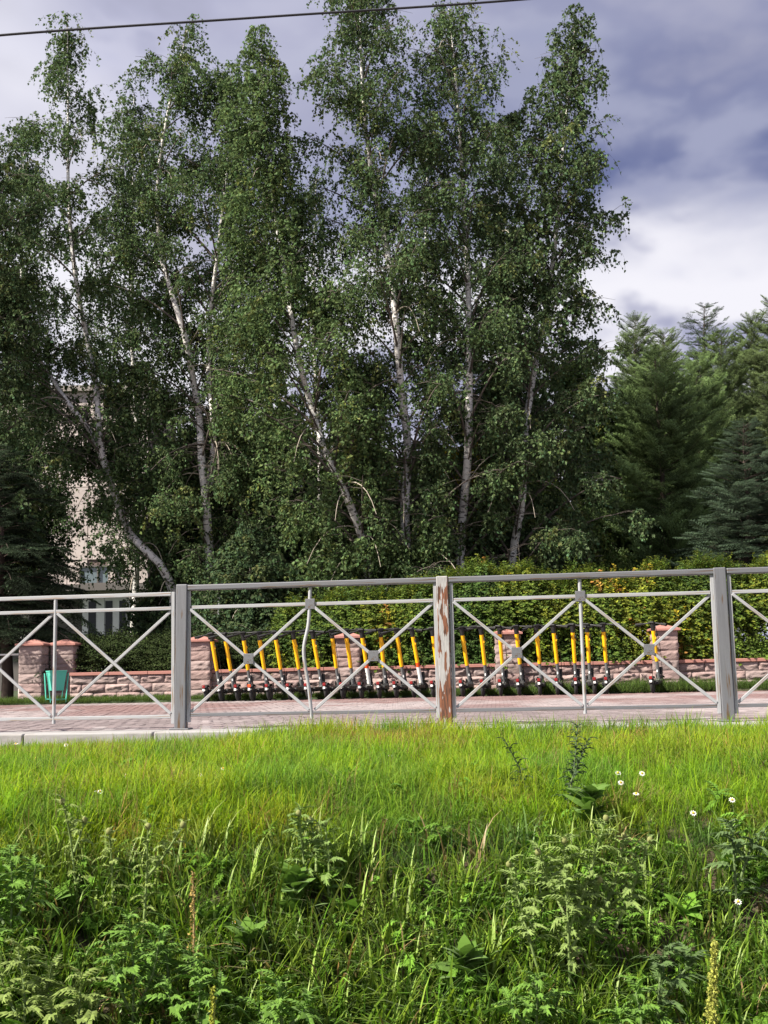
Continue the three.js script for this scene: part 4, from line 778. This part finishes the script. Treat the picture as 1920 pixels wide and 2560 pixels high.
const lobed = [0, 1, 2].map((k) => lobedLeaf(300 + k, 0.11, 0.026, 7, 0.6)), narrow = [0, 1].map((k) => lobedLeaf(310 + k, 0.09, 0.008, 3, 0.6)), broad = [0, 1].map((k) => leafGeometry((g) => { const n = 5, p = (t, s) => V(0.16 * t, 0.05 * (t - 1.3 * t * t), s * 0.045 * Math.sin(Math.PI * Math.pow(t, 0.8)) * (1 + 0.1 * k)); for (let i = 0; i < n; i++) for (const s of [-1, 1]) { const a = i / n, b = (i + 1) / n, q = [1, 1, 1]; g.tri(p(a, 0), p(a, s), p(b, s), q); g.tri(p(a, 0), p(b, s), p(b, 0), q); } }));
const leafMats = {};
const leafMat = (c) => (leafMats[c.join()] ??= new THREE.MeshPhysicalMaterial({ color: rgb(...c), vertexColors: true, roughness: 1, specularIntensity: 0.3, transmission: 0.35, thickness: 0, side: THREE.DoubleSide }));
const stemMats = {};
const stemMat = (c) => (stemMats[c.join()] ??= std({ color: rgb(...c), roughness: 0.8 }));
const depthOn = (px, py) => { let Z = 8.6; const d = bearing(px, py); for (; Z > 2.5; Z -= 0.01) { const t = Z / -d.z; if (EYE + d.y * t >= bankY(d.x * t, -Z) - 0.0 && false) break; } for (Z = 2.5; Z < 8.6; Z += 0.01) { const t = Z / -d.z; if (EYE + d.y * t <= bankY(d.x * t, -Z) + 0.02) return Z; } return 8.5; };
function weed(name, label, category, stems, o) {
  const r = random(o.seed), main = stems[0], Z = depthOn(...main[0]) - 0.12, foot = at(...main[0], Z), t = thing(name, label, category, V(foot.x, bankY(foot.x, foot.z) - 0.02, foot.z), 0, o.group), sMat = stemMat(o.stem ?? [0.1, 0.15, 0.05]), lMat = leafMat(o.leaf ?? [0.11, 0.17, 0.05]), leaves = o.leaves ?? lobed;
  for (const s of stems) {
    const pts = s.map(([x, y], i) => at(x, y, Z + (i ? r.range(-0.05, 0.05) : 0)).sub(t.position)); if (s === main) pts[0].y = 0;
    const curve = new THREE.CatmullRomCurve3(pts), len = curve.getLength(); part('stem', [tube(curve.getPoints(10), (u) => (o.radius ?? 0.006) * (1 - 0.6 * u), 6)], sMat, t);
    const n = Math.round(len * (o.density ?? 45));
    for (let i = 0; i < n; i++) {
      const u = (o.from ?? 0.15) + (1 - (o.from ?? 0.15)) * (i + r() * 0.8) / n, p = curve.getPoint(Math.min(1, u)), l = part('leaf', leaves[i % leaves.length], lMat, t), sz = (o.size ?? 1) * r.range(0.6, 1.15) * (1 - 0.45 * u);
      l.position.copy(p); l.rotation.set(r.range(-0.4, 0.4), i * 2.4 + r.range(-0.4, 0.4), r.range(0.1, 0.7) + 0.4 * u, 'YXZ'); l.scale.setScalar(sz);
    }
    if (o.head) { const h = part('flower_head', [new THREE.IcosahedronGeometry(o.head, 1)], leafMat(o.headColor ?? [0.3, 0.32, 0.12]), t); h.position.copy(curve.getPoint(1)); h.scale.set(1, 1.2, 1); }
  }
  return t;
}
const pale = { leaf: [0.25, 0.33, 0.09], stem: [0.17, 0.24, 0.07], head: 0.011 };
weed('thistle', 'pale thistle at far left of the bank below the sunlit verge', 'weed', [[[197, 2190], [175, 2090], [156, 2003]], [[185, 2130], [205, 2075], [212, 2050]]], { seed: 1, density: 60, size: 0.75, ...pale });
weed('thistle', 'single pale thistle stalk left of the forked thistle', 'weed', [[[284, 2265], [280, 2170], [272, 2078]]], { seed: 2, density: 60, size: 0.7, ...pale });
weed('thistle', 'tall forked pale thistle above the dry brown stalk', 'weed', [[[353, 2312], [366, 2200], [370, 2066]], [[366, 2195], [410, 2140], [457, 2062]]], { seed: 3, density: 62, size: 0.8, ...pale });
weed('thistle', 'bushy thistle in the middle of the bank below the verge edge', 'weed', [[[770, 2190], [755, 2110], [746, 2033]], [[820, 2250], [822, 2150], [812, 2060]], [[790, 2180], [790, 2120], [775, 2050]]], { seed: 4, density: 60, size: 0.9, ...pale, leaf: [0.18, 0.28, 0.07] });
weed('tall_weed', 'tall dark weed standing up from the verge in front of the right fence panel', 'weed', [[[1412, 2010], [1436, 1910], [1444, 1815]], [[1425, 1960], [1450, 1900], [1470, 1850]]], { seed: 5, leaves: narrow, density: 95, size: 0.8, radius: 0.004, leaf: [0.06, 0.1, 0.045], stem: [0.09, 0.13, 0.05] });
weed('tall_weed', 'thin dark weed bending left on the verge beside the taller dark weed', 'weed', [[[1320, 1970], [1300, 1925], [1262, 1852]]], { seed: 6, leaves: narrow, density: 80, size: 0.75, radius: 0.004, leaf: [0.06, 0.1, 0.045], stem: [0.09, 0.13, 0.05] });
weed('thistle', 'big branching thistle bush on the right of the bank', 'weed', [[[1423, 2430], [1418, 2250], [1411, 2101]], [[1539, 2320], [1585, 2215], [1625, 2100]], [[1342, 2415], [1305, 2280], [1272, 2160]], [[1420, 2330], [1470, 2200], [1515, 2045]], [[1418, 2300], [1370, 2200], [1345, 2130]], [[1480, 2330], [1540, 2200], [1560, 2090]], [[1420, 2380], [1480, 2290], [1500, 2200]]], { seed: 7, density: 75, size: 0.95, radius: 0.0055, ...pale, leaf: [0.22, 0.31, 0.085] });
weed('fern_leaved_weed', 'feathery-leaved weed at the right edge, upper part of the bank', 'weed', [[[1840, 2230], [1835, 2140], [1830, 2070]], [[1850, 2200], [1880, 2120], [1915, 2085]]], { seed: 8, density: 45, size: 1.25, leaf: [0.11, 0.18, 0.06] });
weed('fern_leaved_weed', 'feathery-leaved weed below the thistle bush near the bottom right', 'weed', [[[1640, 2540], [1650, 2450], [1665, 2390]], [[1650, 2520], [1700, 2440], [1735, 2405]]], { seed: 9, density: 45, size: 1.3, leaf: [0.1, 0.17, 0.05] });
const mug = { leaves: lobed, density: 55, size: 1.15, leaf: [0.14, 0.27, 0.04], from: 0.1 };
[['leafy mugwort at the left edge halfway down the bank', [20, 2330], [25, 2120]], ['leafy mugwort at the bottom left corner with yellowish tips', [60, 2570], [45, 2370]], ['leafy mugwort left of the bottom centre, tallest of its clump', [330, 2540], [320, 2290]], ['leafy mugwort directly left of the dry brown stalk', [420, 2480], [400, 2340]], ['broad mugwort clump at the bottom edge left of centre', [480, 2590], [500, 2420]],
  ['mugwort at the bottom edge below the dock leaves', [700, 2600], [690, 2450]], ['mugwort with pale tips at the bottom left edge beside the corner', [180, 2600], [200, 2450]], ['bright leafy weed at the bottom edge under the thistle bush', [1330, 2590], [1340, 2440]], ['leafy weed at the bottom edge left of the yellow-green dock spike', [1600, 2620], [1590, 2480]]].forEach(([label, f, tip], i) =>
  weed('mugwort', label, 'weed', [[f, [(f[0] + tip[0]) / 2 + 8, (f[1] + tip[1]) / 2], tip], [[f[0] + 20, f[1] - 30], [f[0] + 55, (f[1] + tip[1]) / 2 + 10], [f[0] + 70, tip[1] + 45]], [[f[0] - 10, f[1] - 20], [f[0] - 45, (f[1] + tip[1]) / 2 + 15], [f[0] - 60, tip[1] + 60]]], { seed: 20 + i, ...mug, leaf: i === 1 || i === 6 ? [0.23, 0.31, 0.08] : mug.leaf }));
[['round-leaved dock in the middle of the bank right of the dry stalk', 735, 2240], ['bright dock with upright leaves near the bottom centre', 1160, 2440], ['small dock with broad leaves under the tall dark weed', 1475, 2030], ['broad-leaved dock below the white flower left of centre', 620, 2390]].forEach(([label, x, y], i) =>
  weed('dock_plant', label, 'weed', [[[x, y], [x, y - 20], [x + 3, y - 45]]], { seed: 40 + i, leaves: broad, density: 190, size: 0.95, from: 0, leaf: [0.11, 0.21, 0.03] }));
function spike(name, label, foot, tip, rad, k, seed, n) {
  const r = random(seed), Z = depthOn(foot[0], foot[1]) - (foot[1] > 2500 ? 0.3 : 0.18), p = at(foot[0], foot[1], Z), t = thing(name, label, 'weed', p), q = at(tip[0], tip[1], Z).sub(p);
  part('stem', [tube([V(0, -0.3, 0), q.clone().multiplyScalar(0.5).add(V(0.004, 0, 0)), q], (u) => 0.005 * (1 - 0.6 * u), 6)], stemMat([k[0] * 0.7, k[1] * 0.7, k[2]]), t);
  const g = leafGeometry((L) => { for (let i = 0; i < n; i++) { const u = 0.05 + 0.95 * r(), a = q.clone().multiplyScalar(u), b = r.range(0, 6.28), w = rad * (1 - 0.75 * u) * (0.6 + 0.6 * Math.abs(Math.sin(u * 22))), s = a.add(V(Math.cos(b) * w * r(), 0, Math.sin(b) * w * r())), d = unit(r), f = unit(r), kk = r.range(0.6, 1.3); f.addScaledVector(d, -f.dot(d)).normalize(); L.leaf(s, d, f, 0.011, 0.009, [k[0] * kk, k[1] * kk, k[2] * kk]); } });
  part('seeds', g, M.leaf, t);
}
spike('dock_spike', 'tall yellow-green dock seed spike at the bottom right', [1776, 2600], [1787, 2355], 0.028, [0.4, 0.42, 0.09], 61, 900);
spike('dock_spike', 'small yellow-green seed spike at the bottom edge left of centre', [530, 2590], [533, 2470], 0.014, [0.34, 0.36, 0.05], 62, 200);
spike('dry_stalk', 'dry brown dead stalk standing in the left part of the bank', [482, 2395], [482, 2180], 0.02, [0.42, 0.3, 0.1], 63, 150);
// small white flowers, all alike
{
  const r = random(70), petal = leafGeometry((g) => { for (let i = 0; i < 9; i++) { const a = i / 9 * 6.283, d = V(Math.cos(a), 0.15, Math.sin(a)).normalize(), f = V(0, 1, 0); f.addScaledVector(d, -f.dot(d)).normalize(); g.leaf(V(d.x * 0.004, 0, d.z * 0.004), d, f, 0.012, 0.007, [0.85, 0.85, 0.83]); } });
  const eye = new THREE.IcosahedronGeometry(0.005, 1);
  for (const [x, y] of [[90, 1896], [112, 1898], [165, 1863], [244, 1978], [250, 1980], [316, 1940], [500, 1938], [558, 1922], [687, 1955], [590, 2306], [1500, 1975], [1545, 1933], [1552, 1957], [1590, 1985], [1605, 1934], [1733, 2033], [1830, 2000], [1845, 2255], [974, 1890], [40, 1860]]) {
    const Z = depthOn(x, y + 26) - 0.08, p = at(x, y, Z), foot = V(p.x, bankY(p.x, p.z), p.z), f = thing('white_flower', 'small white flower on a thin stem in the grass', 'flower', foot, 0, 'white flowers scattered in the grass'), top = p.clone().sub(foot);
    part('stem', [tube([V(0, 0, 0), top.clone().multiplyScalar(0.6).add(V(0.005, 0, 0)), top], 0.0015, 5)], stemMat([0.1, 0.15, 0.05]), f);
    const h = part('petals', petal, M.leaf, f); h.position.copy(top); h.rotation.set(r.range(0.2, 0.9), r.range(0, 6), 0); const c = part('flower_eye', eye, M.yellow, f); c.position.copy(top).add(V(0, 0.003, 0.002));
  }
}
// unnumbered low herbs between the grass blades
{
  const c = [new Copies(), new Copies(), new Copies()], r = random(500), rosette = [0, 1, 2].map((k) => { const q = random(600 + k), list = []; for (let i = 0; i < 9; i++) { const src = k === 2 ? broad[i % 2] : lobed[i % 3], g = src.clone(); g.rotateZ(q.range(0.1, 0.9)).rotateY(i * 2.4 + q()).translate(0, q.range(0, 0.12), 0).scale(1, 1, 1); const s = q.range(0.6, 1); g.scale(s, s, s); list.push(g); } return merge(list); });
  for (let i = 0; i < 2300; i++) {
    const z = -r.range(3.0, 6.4), x = r.range(-1, 1) * (0.34 * -z + 0.5), Z = -z + (fenceZ(0) - fenceZ(x)), n = fbm(x * 1.2 + 17, z * 1.2, 3.9, 3); if (r() > (0.25 + 0.75 * smooth(n, 0.38, 0.6)) * (1 - 0.97 * smooth(Z, 4.6, 5.4))) continue;
    const k = r.range(0.7, 1.25); c[Math.floor(r() * 2.3)].add(placed(V(x, bankY(x, z) + 0.01, z), r.range(-0.3, 0.3), r.range(0, 6.28), r.range(-0.3, 0.3), r.range(0.4, 0.9)), 0.14 * k, 0.285 * k, 0.03 * k);
  }
  const herbs = thing('low_herbs', 'low leafy herbs growing between the grass of the bank', 'weeds'); herbs.userData.kind = 'stuff';
  c.forEach((q, i) => { q.build('herb_leaves', rosette[i], M.leaf, herbs).userData.kind = 'stuff'; });
}

renderer.render(scene, camera);
